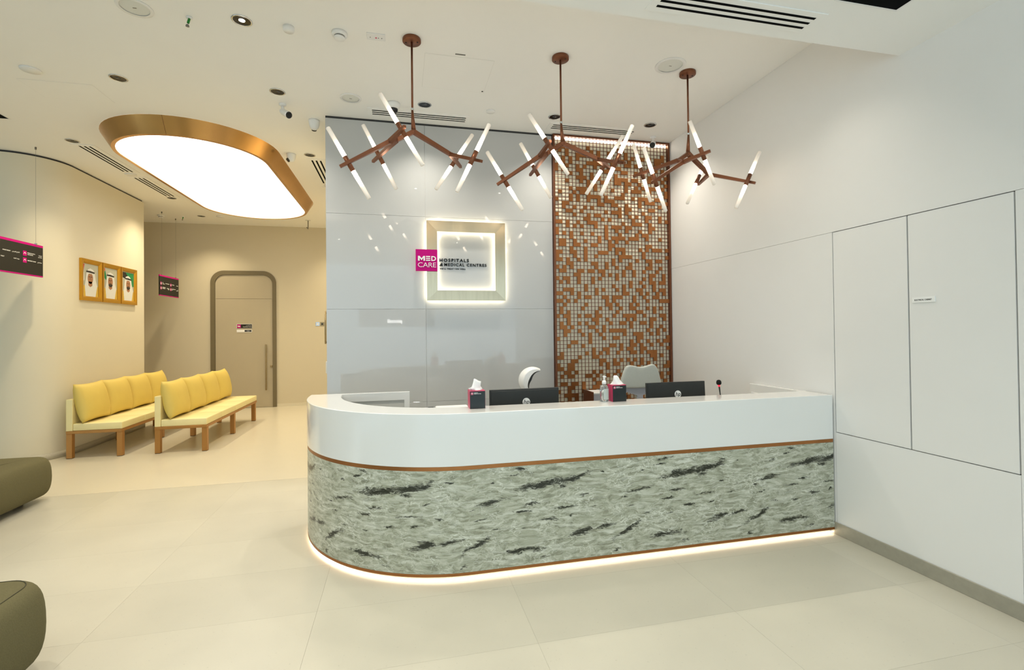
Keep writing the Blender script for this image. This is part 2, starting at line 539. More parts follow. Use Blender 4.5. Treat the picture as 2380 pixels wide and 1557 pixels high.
ORI = {'-y': ((1, 0, 0), (0, 0, 1), (0, -1, 0)), '+x': ((0, 1, 0), (0, 0, 1), (1, 0, 0)), '-x': ((0, -1, 0), (0, 0, 1), (-1, 0, 0)),
       '+y': ((-1, 0, 0), (0, 0, 1), (0, 1, 0))}
def place(me, ori, o):
    r, u, n = (Vector(q) for q in ORI[ori])
    o = Vector(o)
    for v in me.vertices:
        c = v.co.copy(); v.co = o + r * c.x + u * c.y + n * c.z
    return me
def label_text(body, ori, o, parent, m='print_white', name='lettering', **k):
    me = place(text_mesh(body, **k), ori, o)
    return obj(name, me, m, parent, world=True)
def flat(ori, o, polys, depth=.0015):
    """flat print: polygons in the plane's own right/up metres, slightly raised"""
    bm = bmesh.new()
    for poly in polys:
        lo = [bm.verts.new((a, b, 0)) for a, b in poly]; hi = [bm.verts.new((a, b, depth)) for a, b in poly]
        bm.faces.new(hi)
        for i in range(len(poly)):
            j = (i + 1) % len(poly)
            bm.faces.new((lo[i], lo[j], hi[j], hi[i]))
    bmesh.ops.recalc_face_normals(bm, faces=bm.faces[:])
    me = mesh_of(bm, 'print')
    return place(me, ori, o)
def rect(x0, y0, x1, y1):
    return [(x0, y0), (x1, y0), (x1, y1), (x0, y1)]
def ell(cx, cy, a, b, n=20, t0=0, t1=2 * pi):
    full = abs(t1 - t0 - 2 * pi) < 1e-6
    return [(cx + a * cos(t0 + (t1 - t0) * i / (n if full else n - 1)), cy + b * sin(t0 + (t1 - t0) * i / (n if full else n - 1))) for i in range(n)]

XR, YG, ZC, YF, ZS, YS = 3.397, 5.63, 4.05, 11.788, 3.545, 2.656
YB = -3.0      # open front to the mall

# ------------------------------------------------------------------ floor
base = struct('floor', B(-9.5, 3.6, YB, 12.2, -.12, -.008), 'grout')
TILE = mesh_of(B(-.5996, .5996, -.2996, .2996, -.008, 0), 'tile'); TILE.materials.append(MATS['stone_tile'])
def tile_piece(x0, x1, y0, y1):
    if abs(x1 - x0 - 1.2) < 1e-3 and abs(y1 - y0 - .6) < 1e-3:
        o = bpy.data.objects.new('tile', TILE); col.objects.link(o)
        o.location = ((x0 + x1) / 2, (y0 + y1) / 2, 0); o.parent = base
    else:
        obj('tile', B(x0 + .0004, x1 - .0004, y0 + .0004, y1 - .0004, -.008, 0), 'stone_tile', base)
ys = [3.105 + .603 * k for k in range(-11, 5)]
ys = [3.10 + .6 * k for k in range(-10, 5)] + [5.955]
for ya, yb in zip(ys, ys[1:]):
    xs = [.70 + 1.2 * k for k in range(-6, 3)] + [XR]
    for xa, xb in zip(xs, xs[1:]):
        if xb - xa > .05: tile_piece(xa, xb, ya, yb)
obj('vinyl_sheet', B(-9.4, -.80, 5.958, 12.0, -.008, 0), 'vinyl', base)

# ------------------------------------------------------------------ walls
def rounded_path(pts, r, n=10):
    out = []
    for i, q in enumerate(pts):
        q = Vector(q)
        if i in (0, len(pts) - 1) or r[i] == 0:
            out.append(tuple(q)); continue
        a, b = (Vector(pts[i - 1]) - q).normalized(), (Vector(pts[i + 1]) - q).normalized()
        rr = r[i]
        c = q + (a + b) * rr
        t0 = math.atan2(*(reversed((q + a * rr - c)[:2]))); t1 = math.atan2(*(reversed((q + b * rr - c)[:2])))
        while t1 - t0 > pi: t1 -= 2 * pi
        while t0 - t1 > pi: t1 += 2 * pi
        for k in range(n + 1):
            t = t0 + (t1 - t0) * k / n
            out.append((c.x + rr * cos(t), c.y + rr * sin(t)))
    return out
left_poly = rounded_path([(-9.4, 7.475), (-4.475, 7.475), (-4.475, 9.94), (-9.4, 9.94)], [0, .55, .01, 0], 18)
wl = struct('wall_left', prism(bmesh.new(), left_poly, 0, 4.022), 'beige_paint')
gap_poly = rounded_path([(-9.4, 7.495), (-4.495, 7.495), (-4.495, 9.92), (-9.4, 9.92)], [0, .53, .01, 0], 18)
struct('shadow_gap_2', prism(bmesh.new(), gap_poly, 4.0221, 4.0499), 'dark_gap')  # dark colour stands for the shade in the gap under the ceiling
for f in wl.data.polygons: f.use_smooth = abs(f.normal.z) < .5
try: wl.data.set_sharp_from_angle(angle=radians(25))
except Exception: pass
struct('wall_far', B(-9.4, -.6, YF, YF + .2, 0, 4.45), 'far_paint')
struct('baseboard_far', B(-2.712, -.80, YF - .012, YF - .0005, 0, .066), 'beige_paint')
struct('baseboard_far', B(-9.3, -4.04, YF - .012, YF - .0005, 0, .066), 'beige_paint')
sk = rounded_path([(-9.3, 7.463), (-4.463, 7.463), (-4.463, 9.952), (-9.3, 9.952)], [0, .562, .02, 0], 18)
sk_in = rounded_path([(-9.3, 7.476), (-4.476, 7.476), (-4.476, 9.939), (-9.3, 9.939)], [0, .549, .01, 0], 18)
struct('baseboard_left', ribbon(bmesh.new(), sk, sk_in, 0, .088), 'stone_pale')
struct('wall_side', B(-.80, -.60, 5.951, YF, 0, 4.45), 'beige_paint')
struct('wall_light_block', B(-9.4, -4.0, YB, YB + .1, 0, ZS), 'wall_paint')  # unseen wall added to keep cool light off the left wall
struct('wall_outer_left', B(-9.5, -9.4, 2.5, 12.2, 0, 4.45), 'wall_paint')  # unseen wall, cut short so cool light enters at the left

wb = bmesh.new()
box(wb, -.785, 1.818, 5.6395, 5.95, 0, 4.4)
box(wb, 1.818, 3.5, 5.71, 5.95, 0, 4.4)
wback = struct('wall_back', wb, 'wall_paint')
zs = [0, .856, 1.916, 2.976, 4.028]
xsg = [-.79, .287, 1.817]
for xa, xb in zip(xsg, xsg[1:]):
    for za, zb in zip(zs, zs[1:]):
        obj('glass_panel', B(xa + .0012, xb - .0012, YG, 5.639, za + .0012, zb - .0012, bev=.0006), 'glass_back', wback)
struct('shadow_gap_1', B(-.788, 1.817, 5.632, 5.639, 4.028, 4.0495), 'dark_gap')  # strip coloured dark as the shade of the gap above the glass

wr = struct('wall_right', B(3.412, 3.6, YB, 5.71, 0, 4.4), 'wall_paint')
G = .0022
def rpanel(y0, y1, z0, z1, name='panel', parent=wr, m='wall_paint'):
    return obj(name, B(XR, 3.4118, y0 + G / 2, y1 - G / 2, z0 + G / 2, z1 - G / 2), m, parent, world=True)
rpanel(YB, 5.708, 2.4252, 4.05)
rpanel(3.216, 5.708, 0, 2.4252)
rpanel(YB, 2.024, 0, 2.4252)
rpanel(2.024, 3.216, 0, .8165)
cabn = thing('wall_cabinet', 'flush white two-door wall cabinet beside the desk, outlined by thin dark gaps', 'cabinet', (3.41, 2.62, .8165))
G = .010
rpanel(2.026, 2.6245, .8165, 2.4252, 'door', cabn)
rpanel(2.6245, 3.215, .8165, 2.4252, 'door', cabn)
obj('reveal_shade', B(3.4105, 3.4122, 2.024, 3.216, .8165, 2.4252), 'dark_gap', cabn, world=True)  # dark sheet paints the shade inside the door gaps
plate = thing('name_plate', 'small white plate lettered ELECTRICAL CABINET on the wall cabinet door', 'sign', (XR - .001, 2.525, 1.838))
obj('plate', B(XR - .006, XR - .0006, 2.452, 2.599, 1.820, 1.857, bev=.001), 'print_white', plate, world=True)
label_text('ELECTRICAL CABINET', '-x', (XR - .0061, 2.581, 1.8325), plate, 'letter_black', w=.110, h=.0105, depth=.0006, bold=.01)
struct('baseboard_right', B(XR - .012, XR - .0005, YB, 3.236, 0, .098, bev=.002), 'stone_skirt')

# ------------------------------------------------------------------ ceiling
struct('ceiling', B(-9.4, 3.6, YS - .02, 12.0, ZC, ZC + .06), 'ceiling_paint')
struct('ceiling_bulkhead', B(-9.4, 3.6, YB, YS, ZS, 4.46), 'ceiling_paint')

# ------------------------------------------------------------------ reception desk
CXD, CYD, RD = .46, 4.46, 1.232
def desk_path(off, x_end=3.385, y_end=4.56, n=40, x_stop=None):
    """outer line shifted inwards by off: from the right wall along the front and round the corner"""
    R = RD - off
    pts = [(x_end, CYD - R)]
    for k in range(n + 1):
        a = -pi / 2 - (pi / 2) * k / n
        pts.append((CXD + R * cos(a), CYD + R * sin(a)))
    if y_end > CYD: pts.append((CXD - R, y_end))
    return pts
def rib(o0, o1, z0, z1, **k):
    return ribbon(bmesh.new(), desk_path(o0), desk_path(o1), z0, z1, **k)
desk = thing('reception_desk', 'long white and marble reception desk with a rounded left end', 'desk', (1.3, 3.8, 0))
def profile_sweep(prof, **k):
    """closed section of (offset, z) carried along the desk line"""
    bm = bmesh.new()
    lines = [[bm.verts.new((x, y, z)) for x, y in desk_path(o, **k)] for o, z in prof]
    n = len(lines)
    for i in range(n):
        a_, b_ = lines[i], lines[(i + 1) % n]
        for q in range(len(a_) - 1):
            bm.faces.new((a_[q], a_[q + 1], b_[q + 1], b_[q]))
    for q in (0, -1): bm.faces.new([l[q] for l in lines])
    bmesh.ops.recalc_face_normals(bm, faces=bm.faces[:])
    return bm
top = obj('counter', profile_sweep([(0, .762), (0, 1.115), (.27, 1.115), (.27, 1.075), (.035, 1.075), (.035, .762)]), 'white_solid', desk, world=True, smooth_angle=30)
bv = top.modifiers.new('bevel', 'BEVEL'); bv.width = .004; bv.segments = 2; bv.limit_method = 'ANGLE'; bv.angle_limit = radians(50)
obj('copper_band', rib(.004, .03, .736, .7615), 'copper', desk, world=True, smooth_angle=30)
full_o, full_i = desk_path(.003), desk_path(.03)
def marble_piece(i0, i1, xa=None, xb=None):
    global uv_off
    o, i = full_o[i0:i1], full_i[i0:i1]
    if xa is not None: o = [(xa, o[0][1])] + o; i = [(xa, i[0][1])] + i
    if xb is not None: o = o + [(xb, o[0][1])]; i = i + [(xb, i[0][1])]
    if xa is not None or i0 == 0: uv_off = o[0][0]
    obj('marble_panel', ribbon(bmesh.new(), o, i, .056, .7355, uv=True), 'marble', desk, world=True, smooth_angle=30)
marble_piece(0, 1, None, 1.9622)
def marble_straight(xa, xb):
    global uv_off
    uv_off = xa
    y0, y1 = full_o[0][1], full_i[0][1]
    obj('marble_panel', ribbon(bmesh.new(), [(xa, y0), (xb, y0)], [(xa, y1), (xb, y1)], .056, .7355, uv=True), 'marble', desk, world=True, smooth_angle=30)
marble_straight(1.9618, .5602)
uv_off = .5598
obj('marble_panel', ribbon(bmesh.new(), [(.5598, full_o[0][1])] + full_o[1:], [(.5598, full_i[0][1])] + full_i[1:], .056, .7355, uv=True), 'marble', desk, world=True, smooth_angle=30)
obj('base_trim', rib(.002, .03, .036, .0555), 'copper', desk, world=True, smooth_angle=30)
obj('plinth', rib(.045, .08, .0005, .0535), 'white_inner', desk, world=True, smooth_angle=30)
obj('led_strip', rib(.012, .026, .0100, .0160), 'led_strip', desk, world=True, smooth_angle=30)
bmc = bmesh.new()
ribbon(bmc, desk_path(.0355), desk_path(.05), .057, 1.0745)
obj('inner_lining', bmc, 'white_inner', desk, world=True)
# end panel inside the return: white frame round a grey field
bme = bmesh.new()
box(bme, -.735, .075, 4.50, 4.56, 1.045, 1.1145)
box(bme, .028, .075, 4.50, 4.56, .0005, 1.045)
obj('end_frame', bme, 'white_solid', desk, world=True)
obj('end_field', B(-.735, .0275, 4.515, 4.55, .0005, 1.0445), 'white_inner', desk, world=True)
obj('worktop', B(.46, 3.33, 3.281, 4.02, .715, .745, bev=.003), 'white_solid', desk, world=True)
ret = obj('side_return', B(3.335, 3.395, 3.499, 4.12, .0005, 1.1148, bev=.003), 'white_solid', desk, world=True)
obj('drawer_front', B(3.327, 3.3348, 3.53, 4.09, .50, 1.035, bev=.002), 'white_plastic', ret, world=True)
obj('tag', B(3.3245, 3.3268, 4.055, 4.075, .985, 1.005), 'magenta', ret, world=True)

# ------------------------------------------------------------------ copper lattice screen
scr = thing('lattice_screen', 'tall copper lattice screen of small squares between glass wall and right wall', 'screen', (2.605, 5.66, 0))
SX0, SX1, SZ0, SZ1 = 1.822, 3.390, .0, 4.043
FW = .022
for nm, a in (('frame_bar', (SX0, SX0 + FW, 5.585, 5.705, SZ0, SZ1)), ('frame_bar', (SX1 - FW, SX1, 5.585, 5.705, SZ0, SZ1)),
              ('frame_bar', (SX0 + FW, SX1 - FW, 5.585, 5.705, SZ1 - FW, SZ1))):
    obj(nm, B(*a, bev=.001), 'copper_dark', scr, world=True)
obj('back_panel', B(SX0 + FW, SX1 - FW, 5.636, 5.709, SZ0, SZ1 - FW), 'mirror_cream', scr, world=True)
obj('led_strip', B(SX0 + FW + .01, SX1 - FW - .01, 5.6235, 5.6355, SZ1 - FW - .012, SZ1 - FW - .001), 'led_screen', scr, world=True)
NX = 33
gx0, gx1, gz1 = SX0 + FW, SX1 - FW, SZ1 - FW
cs = (gx1 - gx0) / NX
NZ = int(gz1 / cs)
gz0 = gz1 - NZ * cs
LB = .0026
bml = bmesh.new()
for i in range(NX + 1):
    x = gx0 + i * cs
    box(bml, x - LB, x + LB, 5.612, 5.621, gz0, gz1)
for j in range(NZ + 1):
    z = gz0 + j * cs
    box(bml, gx0, gx1, 5.6125, 5.6205, z - LB, z + LB)
lat = obj('lattice', bml, 'copper_dark', scr, world=True)
lat['kind'] = 'stuff'
rs = random.Random(21)
occ = set()
pieces = []
SH = [[(0, 0)]] * 11 + [[(0, 0), (1, 0)]] * 4 + [[(0, 0), (0, 1)]] * 4 + [[(0, 0), (1, 0), (0, 1)], [(0, 0), (1, 0), (1, 1)], [(0, 0), (0, 1), (1, 1)], [(0, 0), (0, 1), (-1, 1)]]
tries = [(i, j) for i in range(NX) for j in range(NZ - 2)]
rs.shuffle(tries)
target = .31 * NX * NZ
for (i, j) in tries:
    if len(occ) > target: break
    s = rs.choice(SH)
    cells = [(i + a, j + b) for a, b in s]
    if any(c in occ or not (0 <= c[0] < NX) or not (0 <= c[1] < NZ - 2) for c in cells): continue
    if any((c[0] + da, c[1] + db) in occ and rs.random() < .55 for c in cells for da, db in ((1, 0), (-1, 0), (0, 1), (0, -1))): continue
    occ.update(cells); pieces.append(cells)
pieces.sort(key=lambda c: (-(min(j for i, j in c) * cs + gz0 > 1.0), -len(c), rs.random()))
def plate_bm(bm, cells, jit):
    for (i, j) in cells:
        box(bm, gx0 + i * cs - LB * .2, gx0 + (i + 1) * cs + LB * .2, 5.606 - jit, 5.6115, gz0 + j * cs - LB * .2, gz0 + (j + 1) * cs + LB * .2)
for c in pieces[:300]:
    bm = bmesh.new(); plate_bm(bm, c, rs.random() * .004)
    obj('copper_square', bm, 'copper_plate', scr, world=True)
bm = bmesh.new()
for c in pieces[300:]: plate_bm(bm, c, rs.random() * .004)
st = obj('copper_squares', bm, 'copper_plate', scr, world=True); st['kind'] = 'stuff'

# ------------------------------------------------------------------ halo sign
sg = thing('logo_sign', 'square backlit metal frame sign with a magenta plate on the glass wall', 'sign', (.75, 5.6, 2.005))
SO, SI = (.297, 1.209, 2.010, 2.921), (.416, 1.090, 2.127, 2.802)
y_f, y_b = 5.560, 5.592
def side(o0, o1, i0, i1):
    bm = bmesh.new()
    lo = [bm.verts.new((x, y_f, z)) for x, z in (o0, o1)] + [bm.verts.new((x, y_f + .004, z)) for x, z in (i1, i0)]
    hi = [bm.verts.new((x, y_b, z)) for x, z in (o0, o1, i1, i0)]
    bm.faces.new(lo); bm.faces.new(list(reversed(hi)))
    for a in range(4):
        bm.faces.new((lo[a], hi[a], hi[(a + 1) % 4], lo[(a + 1) % 4]))
    bmesh.ops.recalc_face_normals(bm, faces=bm.faces[:])
    return bm
oc = [(SO[0], SO[2]), (SO[1], SO[2]), (SO[1], SO[3]), (SO[0], SO[3])]
ic = [(SI[0], SI[2]), (SI[1], SI[2]), (SI[1], SI[3]), (SI[0], SI[3])]
for k in range(4):
    fs = obj('frame_side', side(oc[k], oc[(k + 1) % 4], ic[k], ic[(k + 1) % 4]), 'nickel', sg, world=True)
# LED rings behind the frame, near its outer and its inner edge
def ring_boxes(x0, x1, z0, z1, w, y0, y1):
    bm = bmesh.new()
    box(bm, x0, x1, y0, y1, z0, z0 + w); box(bm, x0, x1, y0, y1, z1 - w, z1)
    box(bm, x0, x0 + w, y0, y1, z0 + w, z1 - w); box(bm, x1 - w, x1, y0, y1, z0 + w, z1 - w)
    return bm
obj('led_ring', ring_boxes(SO[0] + .012, SO[1] - .012, SO[2] + .012, SO[3] - .012, .012, 5.594, 5.604), 'led_halo', sg, world=True)
obj('led_ring', ring_boxes(SI[0] - .024, SI[1] + .024, SI[2] - .024, SI[3] + .024, .012, 5.594, 5.604), 'led_halo', sg, world=True)
obj('stand_off', ring_boxes(SO[0] + .045, SO[1] - .045, SO[2] + .045, SO[3] - .045, .02, 5.592, 5.6295), 'white_plastic', sg, world=True)
mp_ = obj('logo_plate', B(.173, .415, 5.536, 5.559, 2.3415, 2.586, bev=.001), 'magenta', sg, world=True)
yl = 5.5358
MP = [(0, 0), (0, 1), (.24, 1), (.5, .50), (.76, 1), (1, 1), (1, 0), (.77, 0), (.77, .58), (.5, .10), (.23, .58), (.23, 0)]
obj('lettering', flat('-y', (.198, yl, 2.456), [[(a * .078, b * .054) for a, b in MP]], .004), 'print_white', mp_, world=True)
for k in range(3):
    obj('letter_bar', B(.286, .334, yl - .004, yl, 2.456 + k * .0213, 2.456 + k * .0213 + .0118), 'print_white', mp_, world=True)
label_text('D', '-y', (.346, yl, 2.456), mp_, w=.053, h=.054, bold=.025, depth=.004)
label_text('CARE', '-y', (.197, yl, 2.384), mp_, w=.202, h=.053, bold=-.008, depth=.004, spacing=.95)
# black letters standing on the glass inside the frame
label_text('HOSPITALS', '-y', (.445, 5.6292, 2.462), sg, 'letter_black', w=.340, h=.037, bold=.014, spacing=1.25, depth=.012)
label_text('&', '-y', (.445, 5.6292, 2.410), sg, 'letter_black', w=.040, h=.035, bold=.012, shear=.25, depth=.012)
label_text('MEDICAL CENTRES', '-y', (.500, 5.6292, 2.412), sg, 'letter_black', w=.494, h=.034, bold=.004, spacing=1.2, depth=.012)
label_text("WE'LL TREAT YOU WELL", '-y', (.448, 5.6292, 2.373), sg, 'letter_black', w=.298, h=.0155, bold=.02, spacing=1.2, depth=.010)

# ------------------------------------------------------------------ luminous ceiling box
CXL, YA, YBL = -2.515, 6.93, 9.41
def stadium(r, n=28):
    pts = [(CXL + r * cos(a), YBL + r * sin(a)) for a in (pi * k / n for k in range(n + 1))]
    pts += [(CXL + r * cos(a), YA + r * sin(a)) for a in (pi + pi * k / n for k in range(n + 1))]
    return pts
box_l = thing('ceiling_light_box', 'large racetrack-shaped glowing ceiling light with a copper surround', 'ceiling light', (CXL, 8.17, ZC))
def loft(polys, z):
    bm = bmesh.new(); R = []
    for p_, zz in zip(polys, z): R.append([bm.verts.new((x, y, zz)) for x, y in p_])
    for a, b in zip(R, R[1:]):
        n = len(a)
        for i in range(n):
            f = bm.faces.new((a[i], a[(i + 1) % n], b[(i + 1) % n], b[i]))
    bmesh.ops.recalc_face_normals(bm, faces=bm.faces[:])
    return bm
# skirt in two lengths, with the seam near the front
obj('copper_skirt', loft([stadium(.968), stadium(.862), stadium(.822), stadium(.822)], [4.0495, 3.876, 3.876, 3.884]), 'copper_ring', box_l, world=True, smooth_angle=35)
obj('seam', sweep(bmesh.new(), [(CXL, YA - .9685, 4.049), (CXL, YA - .8625, 3.8755)], .0016, 6), 'copper_dark', box_l, world=True)
bm = bmesh.new()
bm.faces.new([bm.verts.new((x, y, 3.8835)) for x, y in stadium(.8218)])
bmesh.ops.recalc_face_normals(bm, faces=bm.faces[:])
obj('light_panel', bm, 'luminous_panel', box_l, world=True)

# ------------------------------------------------------------------ chandeliers
CH = dict(hub=(.009, .019, -.753), N1=(-.128, -.004, -.841), N2=(-.178, -.124, -.902), a=(-.546, -.153, -1.132), b=(-.333, .395, -.892),
          c=(-.065, -.332, -.859), N3=(.316, .082, -.895), d=(.520, -.275, -1.061), e=(.434, .346, -.907))
TUBES = [((-.631, -.158, -.841), (-.337, -.076, -1.346)), ((-.408, .287, -.616), (-.133, .393, -1.127)), ((-.244, -.284, -.607), (.070, -.238, -1.113)),
         ((.541, .319, -.614), (.202, .256, -1.148)), ((.587, -.269, -.761), (.329, -.227, -1.299))]
ch = thing('chandelier', 'x', 'chandelier', (.109, 4.005, ZC), 'copper chandeliers over the desk')
def V3(k): return Vector(CH[k])
can = obj('canopy', lathe(bmesh.new(), [(0, -.0005), (.072, -.0005), (.074, -.004), (.074, -.026), (.071, -.029), (0, -.029)], 32), 'copper_dark', ch)
for s in (-1, 1):
    obj('screw', lathe(bmesh.new(), [(0, -.0292), (.006, -.0292), (.006, -.032), (0, -.033)], 10, (s * .046, -.012 * s, 0)), 'dark_gap', can)
obj('rod', sweep(bmesh.new(), [(0, 0, -.0292), (0, 0, -.565)], .0085, 12), 'copper_dark', ch)
bm = bmesh.new(); bmesh.ops.create_uvsphere(bm, u_segments=12, v_segments=8, radius=.013, matrix=Matrix.Translation((0, 0, -.577)))
obj('swivel', bm, 'chrome', ch)
hub = V3('hub')
obj('stem', sweep(bmesh.new(), [(0, .0, -.588), (.003, .006, -.65), tuple(hub + Vector((0, 0, .02)))], [.0095, .013, .019], 12), 'copper_dark', ch)
def arm(name, p, q, r0=.0165, r1=.0115, over=.0):
    p, q = Vector(p), Vector(q)
    q = q + (q - p).normalized() * over
    return obj(name, sweep(bmesh.new(), [p, p + (q - p) * .1, p + (q - p) * .9, q], [r0, r0 * .95, r1, r1 * .95], sq=True), 'copper_dark', ch)
bm = bmesh.new(); bmesh.ops.create_uvsphere(bm, u_segments=14, v_segments=10, radius=.024, matrix=Matrix.Translation(hub))
obj('hub', bm, 'copper_dark', ch)
arm('arm', hub, V3('N1'), .018, .016)
arm('arm', V3('N1'), V3('N2'), .015, .015)
arm('arm', V3('N2'), V3('a'))
arm('arm', V3('N1'), V3('b'))
arm('arm', V3('N2'), V3('c'))
arm('arm', hub, V3('N3'), .018, .015)
arm('arm', V3('N3'), V3('d'))
arm('arm', V3('N3'), V3('e'))
for k in ('N1', 'N2', 'N3'):
    bm = bmesh.new(); bmesh.ops.create_uvsphere(bm, u_segments=12, v_segments=8, radius=.019, matrix=Matrix.Translation(V3(k)))
    obj('joint', bm, 'copper_dark', ch)
for t, b in TUBES:
    t, b = Vector(t), Vector(b)
    d = (t - b).normalized(); mid = (t + b) / 2; hl = (t - b).length / 2
    hs = .060
    obj('tube_holder', sweep(bmesh.new(), [mid - d * hs, mid + d * hs], .0185, 14), 'copper_dark', ch)
    for s in (1, -1):
        p0, p1 = mid + d * s * (hs + .0005), mid + d * s * (hl - .004)
        n = 7
        pts = [p0 + (p1 - p0) * k / n for k in range(n + 1)] + [mid + d * s * hl]
        obj('glass_tube', sweep(bmesh.new(), pts, [.0165] * n + [.0165, .012], 14, uvl=[k / n for k in range(n + 1)] + [1]), 'frosted_tube', ch)
ch['label'] = 'copper branching chandelier with glowing glass tubes, leftmost of the three, before the plain glass wall'
for x, rz, lb in ((1.383, -23.1, 'copper branching chandelier with glowing glass tubes, middle one, partly before the lattice screen'),
                  (2.629, 9.0, 'copper branching chandelier with glowing glass tubes, rightmost, nearest the white right wall')):
    c = copy_tree(ch); c.location = (x, 4.005, ZC); c.rotation_euler = (0, 0, radians(rz)); c['label'] = lb

# ------------------------------------------------------------------ recessed downlights
def downlight():
    t = thing('downlight', 'x', 'downlight', (0, 0, 0), 'recessed downlights')
    obj('trim_ring', lathe(bmesh.new(), [(.060, -.0005), (.072, -.0005), (.073, -.004), (.066, -.007), (.0598, -.004), (.0598, -.0005)], 28), 'chrome', t)
    obj('reflector', lathe(bmesh.new(), [(.0592, -.0045), (.052, -.0030), (.040, -.0018), (.0221, -.0012)], 28), 'reflector', t)
    obj('lamp', lathe(bmesh.new(), [(.0218, -.0012), (.018, -.0035), (0, -.005)], 20), 'lamp_glass', t)
    lo = bpy.data.objects.new('lamp_light', LAMP_A); col.objects.link(lo); lo.parent = t; lo.location = (0, 0, -.012)
    return t
def lamp_data(w, c, size):
    ld = bpy.data.lights.new('lamp_light', 'SPOT')
    ld.energy = w; ld.color = c; ld.spot_size = radians(size); ld.spot_blend = 1.0; ld.shadow_soft_size = .05
    return ld
LAMP_D = lamp_data(38, WARM2, 100)
LAMP_A, LAMP_B, LAMP_C = lamp_data(SPOT_A, WARM2, 120), lamp_data(SPOT_B, WARM, 118), lamp_data(SPOT_C, WARM2, 120)
def set_lamp(t, d):
    for c in t.children:
        if c.type == 'LIGHT': c.data = d
dl0 = downlight()
DL = [(-1.159, 4.03, ZC, 'bright recessed downlight nearest the camera, between the green-banded sprinkler and a small disc'),
      (-2.537, 5.18, ZC, 'recessed chrome downlight in the ceiling above the near edge of the glowing light box'),
      (-1.167, 5.163, ZC, 'recessed chrome downlight just above the white bullet camera'),
      (.268, 5.15, ZC, 'recessed chrome downlight right of the black dome camera'),
      (1.703, 5.152, ZC, 'recessed chrome downlight beside the rod of the middle chandelier'),
      (2.87, 5.137, ZC, 'recessed chrome downlight beside the rod of the rightmost chandelier'),
      (-3.911, 6.983, ZC, 'recessed chrome downlight at the near end of the left slot diffuser'),
      (-1.17, 6.934, ZC, 'recessed downlight between the turret camera and the slot diffuser by the glass wall'),
      (-3.902, 9.613, ZC, 'recessed downlight at the far end of the second left slot diffuser'),
      (-3.931, 10.995, ZC, 'small recessed downlight near the far wall over the door, left of a flat disc'),
      (-1.20, 9.62, ZC, 'added recessed downlight, unseen behind the glass wall edge'),  # this and the next: unseen lamps added to light the waiting area
      (-1.20, 10.995, ZC, 'added recessed downlight near the far wall, unseen behind the glass wall edge')]
for i, (x, y, z, lb) in enumerate(DL):
    t = dl0 if i == 0 else copy_tree(dl0)
    t.location = (x, y, z - .0005); t['label'] = lb
    set_lamp(t, LAMP_B if y > 6 else LAMP_A)
for c in dl0.children:
    if c.name.startswith('lamp') and c.type == 'MESH':
        c.data = c.data.copy(); c.data.materials[0] = MATS['bulb']
# unseen row just behind the bulkhead edge, all but the first added for light, and two in the bulkhead over the walkway
for k, (x, y, z, lb) in enumerate(((2.72, 3.02, ZC, 'recessed downlight behind the bulkhead edge, washing the right wall'), (1.70, 3.02, ZC, 'added unseen downlight behind the bulkhead edge, second from the right wall'),
                 (.268, 3.02, ZC, 'added unseen downlight behind the bulkhead edge, third from the right wall'), (-1.16, 3.02, ZC, 'added unseen downlight behind the bulkhead edge, fourth from the right wall'),
                 (-2.54, 3.02, ZC, 'added unseen downlight behind the bulkhead edge, farthest from the right wall'),
                 (1.2, .9, ZS, 'recessed downlight in the lowered ceiling, right of the walkway'), (-1.2, .9, ZS, 'recessed downlight in the lowered ceiling, left of the walkway'))):
    t = copy_tree(dl0); t.location = (x, y, z - .0005); t['label'] = lb; set_lamp(t, LAMP_D if x > 2.5 else (LAMP_C if z == ZS else LAMP_A))

# ------------------------------------------------------------------ slot diffusers
def slot_diffuser(x0, x1, y0, y1, z, along, label):
    """y0..y1 / x0..x1: outline of the white plate; three black slots along the long side"""
    t = thing('slot_diffuser', label, 'air vent', ((x0 + x1) / 2, (y0 + y1) / 2, z), 'linear slot air diffusers')
    obj('plate', B(x0, x1, y0, y1, z - .006, z - .0003, bev=.001), 'ceiling_paint', t, world=True)
    for k in (-1, 0, 1):
        if along == 'y':
            xc = (x0 + x1) / 2 + k * .055
            obj('slot', B(xc - .011, xc + .011, y0 + .05, y1 - .05, z - .0072, z - .0061), 'black', t, world=True)
        else:
            yc = (y0 + y1) / 2 + k * .046
            obj('slot', B(x0 + .05, x1 - .05, yc - .009, yc + .009, z - .0072, z - .0061), 'black', t, world=True)
slot_diffuser(-4.0, -3.74, 7.09, 8.2, ZC, 'y', 'three-slot ceiling air diffuser left of the glowing light box, nearer one')
slot_diffuser(-4.0, -3.74, 8.40, 9.53, ZC, 'y', 'three-slot ceiling air diffuser left of the glowing light box, farther one')
slot_diffuser(-1.24, -1.0, 7.08, 8.25, ZC, 'y', 'three-slot ceiling air diffuser between light box and glass wall, nearer one')
slot_diffuser(-1.24, -1.0, 8.42, 9.53, ZC, 'y', 'three-slot ceiling air diffuser mostly hidden behind the glass wall edge')
slot_diffuser(-.33, .785, 5.33, 5.52, ZC, 'x', 'three-slot ceiling air diffuser above the plain glass wall')
slot_diffuser(1.70, 2.82, 5.30, 5.49, ZC, 'x', 'three-slot ceiling air diffuser above the copper lattice screen')
slot_diffuser(1.415, 2.525, 2.385, 2.575, ZS, 'x', 'large three-slot air diffuser in the lowered ceiling at the top edge')
def black_void(x0, x1, y0, y1, z, label):
    t = thing('ceiling_grille', label, 'ceiling panel', ((x0 + x1) / 2, (y0 + y1) / 2, z))
    bm = ring_xy(x0 - .012, x1 + .012, y0 - .012, y1 + .012, .012, z - .004, z - .0003)
    obj('rim', bm, 'white_plastic', t, world=True)
    obj('field', B(x0, x1, y0, y1, z - .003, z - .0006), 'black', t, world=True)
